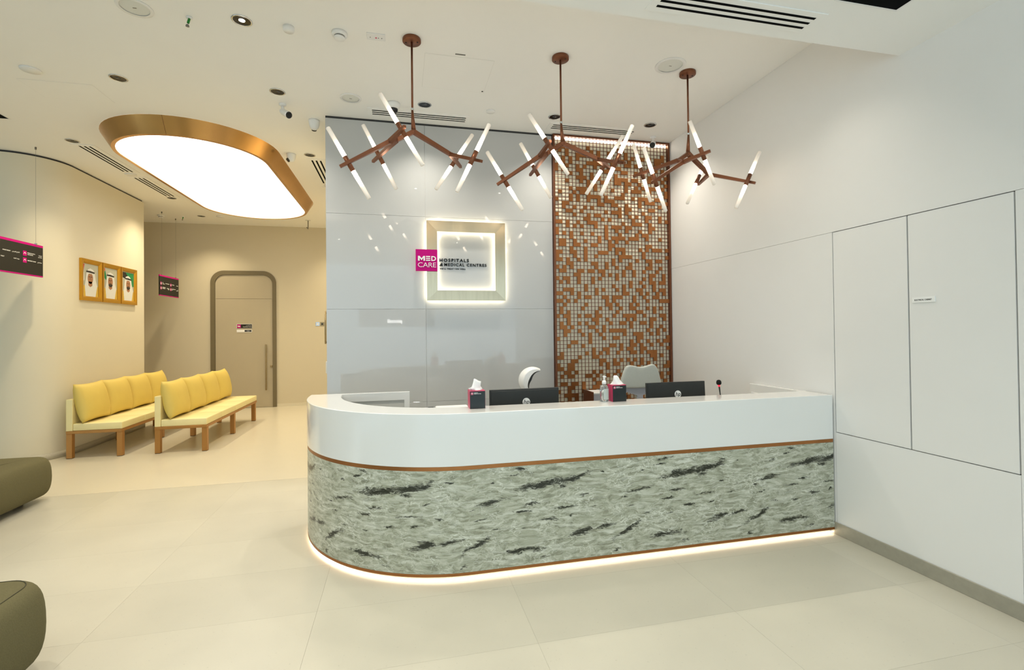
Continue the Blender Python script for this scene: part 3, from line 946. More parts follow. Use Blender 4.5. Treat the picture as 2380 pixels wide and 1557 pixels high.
def ring_xy(x0, x1, y0, y1, w, z0, z1):
    bm = bmesh.new()
    box(bm, x0, x1, y0, y0 + w, z0, z1); box(bm, x0, x1, y1 - w, y1, z0, z1)
    box(bm, x0, x0 + w, y0 + w, y1 - w, z0, z1); box(bm, x1 - w, x1, y0 + w, y1 - w, z0, z1)
    return bm
black_void(2.463, 2.885, 1.85, 2.267, ZS, 'black square ceiling panel cut by the top edge near the right wall')
black_void(-4.60, -4.175, 5.98, 6.40, ZC, 'black square ceiling panel cut by the left edge')

# ------------------------------------------------------------------ small ceiling fittings
def disc(x, y, r, label, z=ZC, m='white_plastic', hgt=.014):
    o = obj('ceiling_disc', lathe(bmesh.new(), [(0, -.0004), (r, -.0004), (r, -hgt * .7), (r - .005, -hgt), (0, -hgt)], 28), m)
    o.location = (x, y, z)
    return tag(o, label, 'cover plate', 'flat round ceiling plates')
disc(-3.212, 5.168, .075, 'flat white round cover plate at the far left of the ceiling')
disc(-.831, 4.046, .042, 'small white round cover plate between bright downlight and smoke detector', hgt=.035)
disc(.974, 5.159, .048, 'small white round cover plate left of the middle chandelier rod')
disc(-3.904, 8.291, .075, 'flat cream cover plate between the two left slot diffusers')
disc(-3.575, 10.969, .075, 'small flat cover plate near the far wall, right of a downlight')
disc(-1.12, 8.335, .075, 'flat cover plate between diffusers at the glass wall edge')
def ceil_speaker(x, y, r, label):
    t = thing('ceiling_speaker', label, 'speaker', (x, y, ZC), 'round ceiling speakers')
    obj('ring', lathe(bmesh.new(), [(r * .80, -.0004), (r, -.0004), (r, -.005), (r * .97, -.008), (r * .80, -.006)], 36), 'white_plastic', t)
    g = obj('grille', lathe(bmesh.new(), [(r * .799, -.0012), (r * .5, -.0045), (0, -.005)], 36), 'grey_mesh', t)
    obj('badge', B(-.012, .012, -.003, .003, -.0068, -.0052), 'steel_dark', g)
ceil_speaker(-1.87, 4.029, .115, 'round white ceiling speaker at the upper left')
ceil_speaker(-.476, 5.157, .105, 'round white ceiling speaker left of the leftmost chandelier')
ceil_speaker(2.406, 3.93, .135, 'large round ceiling speaker beside the rightmost chandelier canopy')
def smoke(x, y, label):
    t = thing('smoke_detector', label, 'smoke detector', (x, y, ZC), 'smoke detectors')
    obj('base', lathe(bmesh.new(), [(0, -.0004), (.058, -.0004), (.060, -.022), (.052, -.030), (0, -.030)], 28), 'white_plastic', t)
    obj('vent', lathe(bmesh.new(), [(0, -.0301), (.041, -.0301), (.041, -.038), (0, -.038)], 24), 'steel_dark', t)
    obj('cap', lathe(bmesh.new(), [(.036, -.0381), (.043, -.0385), (.040, -.050), (.028, -.056), (0, -.057)], 24), 'white_plastic', t)
smoke(-.454, 4.039, 'white smoke detector left of the leftmost chandelier canopy')
smoke(-4.68, 11.056, 'small smoke detector on the ceiling by the far wall corner')
t = thing('ceiling_plate', 'small rectangular white ceiling plate with tiny indicator dots', 'cover plate', (-.173, 4.026, ZC))
obj('plate', B(-.245, -.101, 3.985, 4.075, ZC - .008, ZC - .0004, bev=.002), 'white_plastic', t, world=True)
for dx in (-.045, .018, .045):
    obj('dot', lathe(bmesh.new(), [(0, -.0081), (.004, -.0081), (.004, -.0092), (0, -.0094)], 8, (dx, .01, 0)), 'dark_gap', t)
obj('indicator', B(-.006, .006, .004, .018, -.0092, -.0081), 'tissue_side', t)
# access hatches: thin flush panels outlined by a narrow gap
def hatch(x0, x1, y0, y1, label, latch=None):
    t = thing('access_hatch', label, 'ceiling hatch', ((x0 + x1) / 2, (y0 + y1) / 2, ZC))
    obj('gap', ring_xy(x0 - .002, x1 + .002, y0 - .002, y1 + .002, .002, ZC - .0016, ZC - .0003), 'off_white', t, world=True)
    obj('panel', B(x0, x1, y0, y1, ZC - .0022, ZC - .0003), 'ceiling_paint', t, world=True)
    if latch: obj('latch', B(latch[0] - .008, latch[0] + .008, latch[1] - .008, latch[1] + .008, ZC - .0045, ZC - .0023), 'dark_gap', t, world=True)
hatch(.226, .831, 4.186, 4.774, 'square flush access hatch between the left and middle chandelier rods', (.815, 4.745))
hatch(-3.45, -2.85, 5.376, 5.75, 'flush access hatch with a thin outline left of the light box')
lab = obj('hatch_label', B(.480, .568, 4.138, 4.156, ZC - .0012, ZC - .0003), 'steel_dark')
tag(lab, 'tiny grey printed strip on the ceiling above the access hatch', 'label')

# sprinklers
def sprinkler(x, y, label, tagc=True):
    t = thing('sprinkler', label, 'sprinkler', (x, y, ZC), 'ceiling sprinklers')
    obj('escutcheon', lathe(bmesh.new(), [(0, -.0004), (.022, -.0004), (.020, -.010), (0, -.012)], 20), 'white_plastic', t)
    obj('pipe', sweep(bmesh.new(), [(0, 0, -.0121), (-.006, -.008, -.050)], .0085, 10), 'green_tag', t)
    obj('bulb', sweep(bmesh.new(), [(-.0062, -.0083, -.0502), (-.008, -.011, -.066)], .004, 8), 'chrome', t)
    obj('deflector', lathe(bmesh.new(), [(0, -.0665), (.010, -.0665), (.013, -.078), (0, -.082)], 14, (-.0085, -.0115, 0)), 'steel_dark', t)
sprinkler(-1.531, 4.072, 'ceiling sprinkler with a green band left of the bright downlight')
sprinkler(-4.30, 11.10, 'small sprinkler on the ceiling near the far wall, left of the door')

# cameras
def bullet(x, y, rz, label):
    t = thing('bullet_camera', label, 'security camera', (x, y, ZC), 'bullet cameras', radians(rz))
    obj('mount', lathe(bmesh.new(), [(0, -.0004), (.036, -.0004), (.036, -.012), (.020, -.022), (0, -.024)], 22), 'white_plastic', t)
    obj('neck', sweep(bmesh.new(), [(0, 0, -.0241), (.0, -.006, -.062), (0, -.020, -.078)], [.016, .015, .015], 12), 'white_plastic', t)
    d = Vector((0, -.86, -.5)).normalized(); p0 = Vector((0, -.005, -.082))
    bd = obj('body', sweep(bmesh.new(), [p0 - d * .03, p0, p0 + d * .10, p0 + d * .118], [.024, .032, .034, .036], 16), 'white_plastic', t)
    obj('front', sweep(bmesh.new(), [p0 + d * .1182, p0 + d * .122], [.034, .033], 16), 'black_plastic', bd)
    obj('lens', sweep(bmesh.new(), [p0 + d * .1222, p0 + d * .125], [.016, .014], 14), 'dark_glass', bd)
bullet(-1.18, 5.437, 45, 'white bullet camera with a black face left of the glass wall')
bullet(3.087, 5.455, -35, 'black-faced bullet camera over the top right of the lattice screen')
def turret(x, y, ang, label, eye=True):
    t = thing('turret_camera', label, 'security camera', (x, y, ZC), 'turret cameras')
    obj('shell', lathe(bmesh.new(), [(0, -.0004), (.060, -.0004), (.060, -.018), (.056, -.050), (.044, -.085), (.024, -.104), (0, -.110)], 28), 'white_plastic', t)
    d = Vector((cos(ang), sin(ang), -.9)).normalized(); c = Vector((0, 0, -.052))
    obj('lens', sweep(bmesh.new(), [c + d * .040, c + d * .064], [.030, .026], 18), 'black_plastic', t)
turret(-.929, 5.789, radians(100), 'white turret camera at the left edge of the glass wall top, seen from behind')
turret(-1.405, 6.948, radians(200), 'white turret camera with a dark lens right of the light box')
t = thing('dome_camera', 'white dome camera with a black bubble behind the leftmost chandelier', 'security camera', (-.054, 5.19, ZC))
obj('base', lathe(bmesh.new(), [(0, -.0004), (.070, -.0004), (.072, -.020), (.064, -.048), (.049, -.060), (0, -.060)], 28), 'white_plastic', t)
obj('bubble', lathe(bmesh.new(), [(.047, -.0602), (.045, -.078), (.035, -.096), (.018, -.106), (0, -.109)], 24), 'dark_glass', t)

# hanger bracket close to the far wall
t = thing('ceiling_bracket', 'thin dark metal bracket hanging from the ceiling by the far wall', 'bracket', (-1.905, 11.03, ZC))
obj('foot', B(-1.955, -1.855, 11.0, 11.06, ZC - .006, ZC - .0004), 'off_white', t, world=True)
obj('rod', B(-1.913, -1.897, 11.022, 11.038, ZC - .19, ZC - .0061), 'steel_dark', t, world=True)
obj('cross_bar', B(-1.912, -1.898, 10.87, 11.0218, ZC - .19, ZC - .178), 'steel_dark', t, world=True)

# ------------------------------------------------------------------ hanging wayfinding signs
AR = {'physio': '\uFEF2\uFECC\uFEF4\uFE92\uFEC4\uFEDF\uFE8D \uFE9D\uFEFC\uFECC\uFEDF\uFE8D',
      'toilet': '\uFEE9\uFE8E\uFEF4\uFEE4\uFEDF\uFE8D \uFE95\uFE8D\uFEAD\uFEED\uFEA9',
      'derma': '\uFE94\uFEF3\uFEAA\uFEE0\uFEA0\uFEDF\uFE8D', 'aesth': '\uFEDE\uFEF4\uFEE4\uFEA0\uFE98\uFEDF\uFE8D\uFEED',
      'treat': '\uFE9D\uFEFC\uFECC\uFEDF\uFE8D \uFE94\uFED3\uFEAE\uFECF'}
def hanging_sign(y0, y1, x, label, clips):
    t = thing('hanging_sign', label, 'sign', (x, (y0 + y1) / 2, 2.406), 'hanging wayfinding signs')
    obj('board', B(x - .008, x + .008, y0, y1, 2.422, 2.783), 'sign_dark', t, world=True)
    obj('edge_strip', B(x - .0085, x + .0085, y0, y1, 2.7835, 2.812), 'magenta', t, world=True)
    obj('edge_strip', B(x - .0085, x + .0085, y0, y1, 2.406, 2.4215), 'magenta', t, world=True)
    for yc in clips:
        c = obj('cable', sweep(bmesh.new(), [(x, yc, 2.829), (x, yc, ZC - .03)], .0011, 6), 'steel_dark', t, world=True)
        obj('clip', B(x - .012, x + .012, yc - .006, yc + .006, 2.800, 2.8289), 'chrome', c, world=True)
        obj('ceiling_cap', lathe(bmesh.new(), [(0, 0), (.010, 0), (.010, -.03), (0, -.03)], 12, (x, yc, ZC - .0005)), 'steel_dark', c, world=True)
    return t
XS = -4.49
sA = hanging_sign(6.60, 7.425, XS, 'dark hanging sign with magenta edges and arrows, cut by the left image edge', (6.71, 7.312))
fx = XS + .0082
def arrow(t, yc, zc, s=.030, d='u'):
    q = obj('icon', flat('+x', (fx, yc, zc), [rect(-s, -s, s, s)], .001), 'magenta', t, world=True)
    w = s * .62
    pts = [(-w, -w * .35), (0, w * .55), (w, -w * .35), (w, w * .05), (0, w * .95), (-w, w * .05)]
    pts = [(-w, -w * .5), (0, w * .4), (w, -w * .5), (w, -w * .05), (0, w * .85), (-w, -w * .05)]
    half = [[pts[0], pts[1], pts[4], pts[5]], [pts[1], pts[2], pts[3], pts[4]]]
    obj('chevron', flat('+x', (fx + .0011, yc, zc), half, .0008), 'print_white', q, world=True)
def stext(body, y, z, w, h, t=None, **k):
    label_text(body, '+x', (fx, y, z), t, w=w, h=h, depth=.0008, bold=.015, **k)
stext('PHYSIOTHERAPY', 6.775, 2.660, .118, .012, sA)
stext(AR['physio'], 6.915, 2.656, .115, .018, sA)
stext('TOILET', 6.745, 2.583, .055, .012, sA)
stext(AR['toilet'], 6.94, 2.580, .090, .016, sA)
arrow(sA, 7.115, 2.672); arrow(sA, 7.115, 2.588)
arrow(sA, 6.655, 2.672); arrow(sA, 6.655, 2.588)
stext('DERMATOLOGY &', 7.158, 2.677, .128, .011, sA); stext('AESTHETICS', 7.158, 2.658, .092, .011, sA)
stext(AR['derma'], 7.350, 2.668, .052, .014, sA); stext(AR['aesth'], 7.340, 2.648, .062, .014, sA)
stext('TREATMENT ROOM', 7.158, 2.583, .140, .012, sA); stext(AR['treat'], 7.330, 2.578, .074, .016, sA)

XS2 = -4.535
sB = hanging_sign(10.63, 11.454, XS2, 'smaller-looking dark hanging sign with magenta icons before the far wall', (10.744, 11.346))
fx = XS2 + .0082
def dot_icon(t, yc, zc):
    q = obj('icon', flat('+x', (fx, yc, zc), [ell(0, 0, .030, .033, 18)], .001), 'magenta', t, world=True)
    obj('symbol', flat('+x', (fx + .0011, yc, zc), [[(-.013, -.017), (.017, -.017), (.007, .000), (.013, .014), (0, .021), (-.010, .010)]], .0008), 'print_white', q, world=True)
for yc, zc in ((10.69, 2.645), (10.69, 2.555), (11.10, 2.645), (11.10, 2.555)): dot_icon(sB, yc, zc)
# small print on this sign cannot be read: broken white lines
rl = random.Random(3)
def print_lines(t, y0, y1, z, h=.010):
    y = y0; polys = []
    while y < y1 - .008:
        w = min(rl.uniform(.010, .026), y1 - y); polys.append(rect(y, z, y + w, z + h)); y += w + .004
    obj('small_print', flat('+x', (fx, 0, 0), polys, .0008), 'print_white', t, world=True)
for a in ((10.745, 10.785, 2.660), (10.745, 10.845, 2.636), (10.875, 11.04, 2.650), (10.745, 10.87, 2.568), (10.745, 10.87, 2.548), (10.93, 11.04, 2.560), (10.975, 11.04, 2.540),
          (11.15, 11.26, 2.650), (11.35, 11.43, 2.645), (11.15, 11.31, 2.566), (11.15, 11.19, 2.546), (11.40, 11.43, 2.562), (11.345, 11.43, 2.543)):
    print_lines(sB, *a)

# ------------------------------------------------------------------ framed portraits
def portrait(y0, y1, label, kind):
    z0, z1, x = 2.163, 2.768, -4.4745
    W, H = y1 - y0, z1 - z0
    t = thing('framed_portrait', label, 'picture', (x, (y0 + y1) / 2, z0), 'framed portraits on the left wall')
    fw = .064
    def rail(a):
        bm = bmesh.new(); prof = [(0, 0), (.034, 0), (.034, .02), (.028, .045), (.016, fw), (0, fw)]   # depth, inset
        ends = {'l': ((0, 0), (0, H)), 'r': ((W, H), (W, 0)), 'b': ((W, 0), (0, 0)), 't': ((0, H), (W, H))}[a]
        inn = {'l': (1, 0), 'r': (-1, 0), 'b': (0, 1), 't': (0, -1)}[a]
        R = []
        for (p, s) in zip(ends, (1, -1)):
            ring = []
            dirv = Vector((ends[1][0] - ends[0][0], ends[1][1] - ends[0][1])).normalized() * s
            for dp, ins in prof:
                q = Vector(p) + Vector(inn) * ins + dirv * ins
                ring.append(bm.verts.new((x + dp, y0 + q.x, z0 + q.y)))
            R.append(ring)
        n = len(prof)
        for i in range(n): bm.faces.new((R[0][i], R[0][(i + 1) % n], R[1][(i + 1) % n], R[1][i]))
        bm.faces.new(R[0]); bm.faces.new(list(reversed(R[1])))
        bmesh.ops.recalc_face_normals(bm, faces=bm.faces[:])
        return bm
    for a in 'lrbt': obj('frame_rail', rail(a), 'gold_frame', t, world=True)
    w, h = W - 2 * fw, H - 2 * fw
    pb = obj('photo', B(x + .002, x + .010, y0 + fw, y1 - fw, z0 + fw, z1 - fw), 'photo_bg', t, world=True)
    lay = [0]
    def pr(m, *polys):
        polys = [[(min(max(a, 0), 1) * w, min(max(b, 0), 1) * h) for a, b in p_] for p_ in polys]
        obj('print', flat('+x', (x + .0102 + lay[0] * .0009, y0 + fw, z0 + fw), polys, .0007), m, pb, world=True)
        lay[0] += 1
    cx = {1: .46, 2: .47, 3: .50}[kind]
    if kind == 1: pr('photo_red', [(0, .98), (.10, .98), (.03, .76), (0, .72)]); pr('photo_white', [(0, .72), (.05, .74), (.09, .50), (0, .42)])
    if kind == 2: pr('photo_red', [(0, .98), (.07, .98), (.10, .92), (0, .84)]); pr('photo_green', [(0, .84), (.10, .90), (.22, .62), (.14, .60), (0, .70)])
    if kind == 3: pr('photo_black', [(.0, .98), (.6, .98), (.75, .70), (0, .80)]); pr('photo_green', [(.28, .98), (.98, .98), (.98, .52), (.88, .50), (.70, .72)])
    pr('photo_gold', [(0, .0), (0, .30), (.14, .36), (.86, .36), (.98, .32), (.98, 0)])
    pr('photo_white', [(.16, 0), (.10, .34), (.16, .52), (.20, .72), (.30, .83), (cx, .87), (.66, .83), (.76, .72), (.82, .50), (.92, .34), (.80, 0)])
    pr('photo_skin', ell(cx, .56, .175, .17, 22), [(cx - .12, .46), (cx + .12, .46), (cx + .13, .34), (cx, .29), (cx - .13, .34)])
    pr('photo_white', [(cx - .22, .70), (cx + .22, .70), (cx + .20, .78), (cx, .82), (cx - .20, .78)])
    pr('photo_black', [(cx - .26, .74), (cx + .27, .72), (cx + .27, .765), (cx, .79), (cx - .26, .785)],
       [(cx - .11, .615), (cx - .03, .61), (cx - .03, .595), (cx - .11, .60)], [(cx + .03, .61), (cx + .11, .615), (cx + .11, .60), (cx + .03, .595)])
    if kind > 1:
        pr('photo_black', ell(cx, .47, .15, .085, 16, pi, 2 * pi), [(cx - .09, .50), (cx + .09, .50), (cx + .08, .482), (cx - .08, .482)])
    pr('photo_skin', rect(cx - .02, .52, cx + .02, .585))
portrait(8.133, 8.624, 'gold-framed portrait of a man in a white headscarf, nearest of the three', 1)
portrait(8.640, 9.126, 'gold-framed portrait of a bearded man in a white headscarf, middle of the three', 2)
portrait(9.144, 9.628, 'gold-framed portrait with a green flag behind the man, farthest of the three', 3)

# ------------------------------------------------------------------ far door
def arch(x0, x1, z1, r, n=10):
    p_ = [(x0, 0), (x1, 0)]
    p_ += [(x1 - r + r * cos(a), z1 - r + r * sin(a)) for a in (pi / 2 * k / n for k in range(n + 1))]
    p_ += [(x0 + r - r * sin(a), z1 - r + r * cos(a)) for a in (pi / 2 * k / n for k in range(n + 1))]
    return p_
dr = bpy.data.objects.new('door_1', None); col.objects.link(dr); dr.location = (-3.375, YF, 0); dr['kind'] = 'structure'
outer, inner = arch(-4.036, -2.714, 3.034, .27), arch(-3.948, -2.790, 2.946, .20)
bm = bmesh.new()
o_ = outer[2:] + [outer[0]]; o_ = [outer[1]] + o_
i_ = [inner[1]] + inner[2:] + [inner[0]]
Vf = [[bm.verts.new((x, y, z)) for x, z in q] for q in (o_, i_) for y in (YF - .035, YF - .0005)]
for k in range(len(o_) - 1):
    bm.faces.new((Vf[0][k], Vf[0][k + 1], Vf[2][k + 1], Vf[2][k]))
    bm.faces.new((Vf[0][k + 1], Vf[0][k], Vf[1][k], Vf[1][k + 1]))
    bm.faces.new((Vf[2][k], Vf[2][k + 1], Vf[3][k + 1], Vf[3][k]))
for k in (0, len(o_) - 1): bm.faces.new((Vf[0][k], Vf[2][k], Vf[3][k], Vf[1][k]))
bmesh.ops.recalc_face_normals(bm, faces=bm.faces[:])
obj('door_frame', bm, 'door_frame', dr, world=True)
leaf = obj('door_leaf', B(-3.944, -2.794, YF - .012, YF - .001, .006, 2.411), 'door_taupe', dr, world=True)
tp = arch(-3.944, -2.794, 2.942, .197); tp[0] = (-3.944, 2.419); tp[1] = (-2.794, 2.419)
obj('transom_panel', prism(bmesh.new(), tp, YF - .012, YF - .001, 'y'), 'door_taupe', dr, world=True)
hd = obj('pull_handle', B(-2.935, -2.902, YF - .075, YF - .055, .383, 1.402, bev=.003), 'brass_pull', leaf, world=True)
for z in (.50, 1.29): obj('stand_off', B(-2.926, -2.911, YF - .0545, YF - .0125, z, z + .02), 'brass_pull', hd, world=True)
obj('lock', B(-2.845, -2.796, YF - .028, YF - .0125, .885, .935, bev=.003), 'brass_pull', leaf, world=True)
dp = thing('door_plate', 'dark name plate with a magenta icon above a white slider on the far door', 'sign', (-3.365, YF - .0125, 1.67))
obj('plate', B(-3.520, -3.210, YF - .019, YF - .0125, 1.762, 1.858), 'print_white', dp, world=True)
obj('dark_field', B(-3.514, -3.214, YF - .0205, YF - .0191, 1.766, 1.852), 'sign_dark', dp, world=True)
ic_ = obj('icon', B(-3.512, -3.436, YF - .0218, YF - .0206, 1.770, 1.848), 'magenta', dp, world=True)
obj('symbol', flat('-y', (-3.512, YF - .0219, 1.770), [rect(.012, .025, .064, .035), rect(.012, .025, .019, .055), ell(.028, .044, .008, .008, 10), rect(.038, .036, .060, .050)], .0008), 'print_white', ic_, world=True)
label_text('Examination Room', '-y', (-3.39, YF - .0206, 1.787), dp, w=.165, h=.020, depth=.0008)
label_text('\uFEBA\uFEA4\uFED4\uFEDF\uFE8D \uFE94\uFED3\uFEAE\uFECF', '-y', (-3.335, YF - .0206, 1.816), dp, w=.11, h=.022, depth=.0008)
obj('slider', B(-3.520, -3.212, YF - .019, YF - .0125, 1.675, 1.735), 'print_white', dp, world=True)
obj('status', B(-3.362, -3.222, YF - .0205, YF - .0191, 1.686, 1.724, bev=.0005), 'black_plastic', dp, world=True)
label_text('Vacant', '-y', (-3.315, YF - .0206, 1.698), dp, w=.05, h=.013, depth=.0008)
for x0, lb, m_ in ((-1.888, 'small grey wall switch plate on the far wall, left one', 'chrome'), (-1.787, 'small dark wall socket plate on the far wall beside the glass wall edge', 'brass_pull')):
    t = thing('wall_plate', lb, 'switch', (x0 + .04, YF, 1.80), 'switch plates on the far wall')
    obj('plate', B(x0, x0 + .084, YF - .010, YF - .0005, 1.802, 1.888, bev=.002), m_, t, world=True)
    obj('rocker', B(x0 + .022, x0 + .060, YF - .014, YF - .0101, 1.825, 1.862, bev=.001), 'white_plastic' if m_ == 'chrome' else 'black_plastic', t, world=True)
t = thing('pull_bar', 'slim vertical metal pull bar just left of the glass wall edge', 'handle', (-.93, 6.5, 1.5))
obj('bar', sweep(bmesh.new(), [(-.925, 6.5, 1.515), (-.925, 6.5, 1.93)], .011, 12), 'brass_pull', t, world=True)
for z in (1.535, 1.905): obj('stand_off', sweep(bmesh.new(), [(-.914, 6.5, z), (-.8003, 6.5, z)], .007, 10), 'chrome', t, world=True)
t = thing('wall_box', 'small pale box low on the wall just left of the glass wall edge', 'wall box', (-.85, 6.53, 1.13))
obj('case', B(-.925, -.8003, 6.50, 6.60, 1.14, 1.29, bev=.004), 'off_white', t, world=True)
obj('cover', B(-.9265, -.9252, 6.51, 6.59, 1.15, 1.28), 'white_plastic', t, world=True)

# ------------------------------------------------------------------ benches
def cushion_mesh(w, h, t, seed):
    """pillow lying in the local y (width) / z (height) plane, thickness along x"""
    rr = random.Random(seed)
    bm = bmesh.new(); n = 18
    for s in (1, -1):
        V = []
        for i in range(n + 1):
            row = []
            for j in range(n + 1):
                u, v = i / n * 2 - 1, j / n * 2 - 1
                b = (max(0, 1 - abs(u) ** 2.6) * max(0, 1 - abs(v) ** 2.6)) ** .55
                pinch = 1 - .075 * (1 - abs(u) ** 2) * abs(v) ** 6 * 1
                pinch2 = 1 - .06 * (1 - abs(v) ** 2) * abs(u) ** 6
                row.append(bm.verts.new((s * (t / 2 * b), u * w / 2 * pinch2, h / 2 + v * h / 2 * pinch)))
            V.append(row)
        for i in range(n):
            for j in range(n):
                q = (V[i][j], V[i + 1][j], V[i + 1][j + 1], V[i][j + 1])
                f = bm.faces.new(q if s > 0 else tuple(reversed(q))); f.smooth = True
    bmesh.ops.remove_doubles(bm, verts=bm.verts[:], dist=.0008)
    return mesh_of(bm, 'back_cushion')
def make_bench(loc, label):
    t = thing('waiting_bench', label, 'bench', loc, 'yellow waiting benches')
    # local: x 0 = back edge of legs, y 0 = near end
    X0, X1, L = -.33, .32, 2.45
    for y in (.005, 1.165, 2.33):
        for x in (X0, X1 - .065):
            lg = obj('leg', B(x, x + .065, y, y + .065, .006, .333, bev=.002), 'bronze_leg', t)
            obj('foot_cap', B(x + .002, x + .063, y + .002, y + .063, .0005, .0058), 'black_plastic', lg)
    obj('rail', B(X0, X1, 0, .055, .334, .372, bev=.002), 'bronze_leg', t)
    obj('rail', B(X0, X1, L - .055, L, .334, .372, bev=.002), 'bronze_leg', t)
    obj('rail', B(X0, X0 + .055, .056, L - .056, .334, .372, bev=.002), 'bronze_leg', t)
    obj('rail', B(X1 - .055, X1, .056, L - .056, .334, .372, bev=.002), 'bronze_leg', t)
    for k in range(4):
        y0 = k * L / 4
        obj('seat_pad', B(X0 + .078, X1, y0 + .0012, y0 + L / 4 - .0012, .3725, .468, bev=.012, seg=3), 'yellow_vinyl', t, smooth_angle=50)
    obj('back_panel', B(X0 + .0, X0 + .076, 0, L, .3725, .795, bev=.006, seg=2), 'yellow_vinyl', t)
    for k in range(4):
        me = cushion_mesh(.645, .54, .23, k)
        me.transform(Matrix.Translation((X0 + .195, L / 8 + k * L / 4, .470)) @ Matrix.Rotation(radians(-11), 4, 'Y'))
        obj('back_cushion', me, 'yellow_cushion', t)
    return t
bench = make_bench((-4.045, 7.67, 0), 'yellow waiting bench with four back cushions against the left wall')
b2 = copy_tree(bench); b2.location = (-3.005, 7.67, 0); b2['label'] = 'yellow waiting bench with four back cushions standing free, nearer the far door'

# ------------------------------------------------------------------ poufs
def pouf(name, x0, x1, y0, y1, h, label, seam=True, R=.16):
    t = thing(name, label, 'pouf', ((x0 + x1) / 2, (y0 + y1) / 2, 0), 'olive grey upholstered poufs')
    prof = [(.045, .15), (.047, .09), (.062, .046), (.095, .020), (.15, .006), (.23, 0), (h - .11, .005), (h - .055, .018), (h - .022, .036), (h - .006, .062), (h, .10), (h + .004, .26)]
    bm = bmesh.new(); rings = []
    def rr(x0, x1, y0, y1, r, n=8):
        out = []
        for cx, cy, a0 in ((x1 - r, y1 - r, 0), (x0 + r, y1 - r, pi / 2), (x0 + r, y0 + r, pi), (x1 - r, y0 + r, 3 * pi / 2)):
            for k in range(n + 1):
                a = a0 + pi / 2 * k / n
                out.append((cx + r * cos(a), cy + r * sin(a)))
        return out
    for z, ins in prof:
        r = max(.03, R - ins * .6)
        rings.append([bm.verts.new((x, y, z)) for x, y in rr(x0 + ins, x1 - ins, y0 + ins, y1 - ins, r)])
    for a, b in zip(rings, rings[1:]):
        n = len(a)
        for i in range(n):
            f = bm.faces.new((a[i], a[(i + 1) % n], b[(i + 1) % n], b[i])); f.smooth = True
    bm.faces.new(list(reversed(rings[0]))); bm.faces.new(rings[-1])
    o = obj('upholstery', bm, 'olive_fabric', t, world=True)
    sd = o.modifiers.new('smooth', 'SUBSURF'); sd.levels = 1; sd.render_levels = 1
    if seam:
        ins = .068
        pts = [(x, y, h - .006) for x, y in rr(x0 + ins, x1 - ins, y0 + ins, y1 - ins, .11)]
        obj('piping', sweep(bmesh.new(), pts + [pts[0]], .0022, 6, cap=False), 'olive_seam', t, world=True)
    for fx_ in (x0 + .22, x1 - .22):
        for fy in (y0 + .22, y1 - .22):
            obj('foot', lathe(bmesh.new(), [(0, .0005), (.035, .0005), (.035, .052), (0, .052)], 16, (fx_, fy, 0)), 'black_plastic', t, world=True)
pouf('pouf', -4.55, -3.445, 3.4, 5.955, .440, 'olive grey upholstered pouf near the benches, cut by the left edge', seam=False)
pouf('pouf', -2.75, -1.715, 1.0, 2.985, .455, 'olive grey upholstered pouf with a top seam in the lower left corner')

# ------------------------------------------------------------------ things on and behind the desk
ZT = 1.115
def tissue_box(x0, x1, y0, y1, label, kind):
    t = thing('tissue_box', label, 'tissue box', ((x0 + x1) / 2, (y0 + y1) / 2, ZT), 'tissue boxes on the counter')
    h = .126
    obj('carton', B(x0, x1, y0 + .0015, y1, ZT + .0005, ZT + h, bev=.0008), 'tissue_side', t, world=True)
    fr = obj('front_print', B(x0 + .001, x1 - .001, y0, y0 + .0014, ZT + .001, ZT + h - .004), 'tissue_front', t, world=True)
    ic2 = obj('logo', flat('-y', (x0 + .008, y0 - .0001, ZT + h - .028), [rect(0, 0, .016, .018)], .0006), 'tissue_side', fr, world=True)
    label_text('MED', '-y', (x0 + .0095, y0 - .0008, ZT + h - .0185), ic2, w=.013, h=.005, depth=.0004, bold=.03)
    label_text('CARE', '-y', (x0 + .0095, y0 - .0008, ZT + h - .0255), ic2, w=.013, h=.005, depth=.0004)
    label_text('HOSPITALS', '-y', (x0 + .028, y0 - .0001, ZT + h - .017), fr, w=.030, h=.005, depth=.0005, bold=.02)
    label_text('& MEDICAL CENTRES', '-y', (x0 + .028, y0 - .0001, ZT + h - .0235), fr, w=.052, h=.005, depth=.0005, bold=.02)
    # crumpled tissue
    cx, cy = (x0 + x1) / 2, (y0 + y1) / 2
    bm = bmesh.new(); n = 26; R = []
    if kind == 1:
        lv = [(.040, .022, 0, 0), (.044, .018, -.012, .010), (.030, .014, -.006, .020), (.026, .010, .000, .036), (.024, .007, .006, .052), (.023, .004, .010, .066)]
    else:
        lv = [(.050, .026, .004, 0), (.036, .022, .0, .012), (.026, .020, -.004, .028), (.021, .017, -.008, .046), (.017, .013, -.010, .058), (.008, .007, -.011, .066)]
    for i, (a, b, ox, z) in enumerate(lv):
        ring = []
        for j in range(n):
            th = 2 * pi * j / n
            w = 1 + .16 * sin(3 * th + i * .8) + .09 * sin(7 * th + i)
            ring.append(bm.verts.new((cx + ox + a * w * cos(th), cy + b * w * sin(th), ZT + h + .0008 + z + .004 * sin(2 * th + 1) * (i > 0) + (.010 * cos(th + 2.6) if (kind == 1 and i >= 4) else 0))))
        R.append(ring)
    for a, b in zip(R, R[1:]):
        for j in range(n):
            f = bm.faces.new((a[j], a[(j + 1) % n], b[(j + 1) % n], b[j])); f.smooth = True
    bm.faces.new(R[-1])
    obj('tissue', bm, 'tissue', t, world=True)
tissue_box(.470, .580, 3.385, 3.492, 'dark and magenta tissue box standing alone on the counter beside the left monitor', 1)
tissue_box(1.556, 1.668, 3.398, 3.490, 'black and red tissue box beside the hand sanitizer bottle', 2)
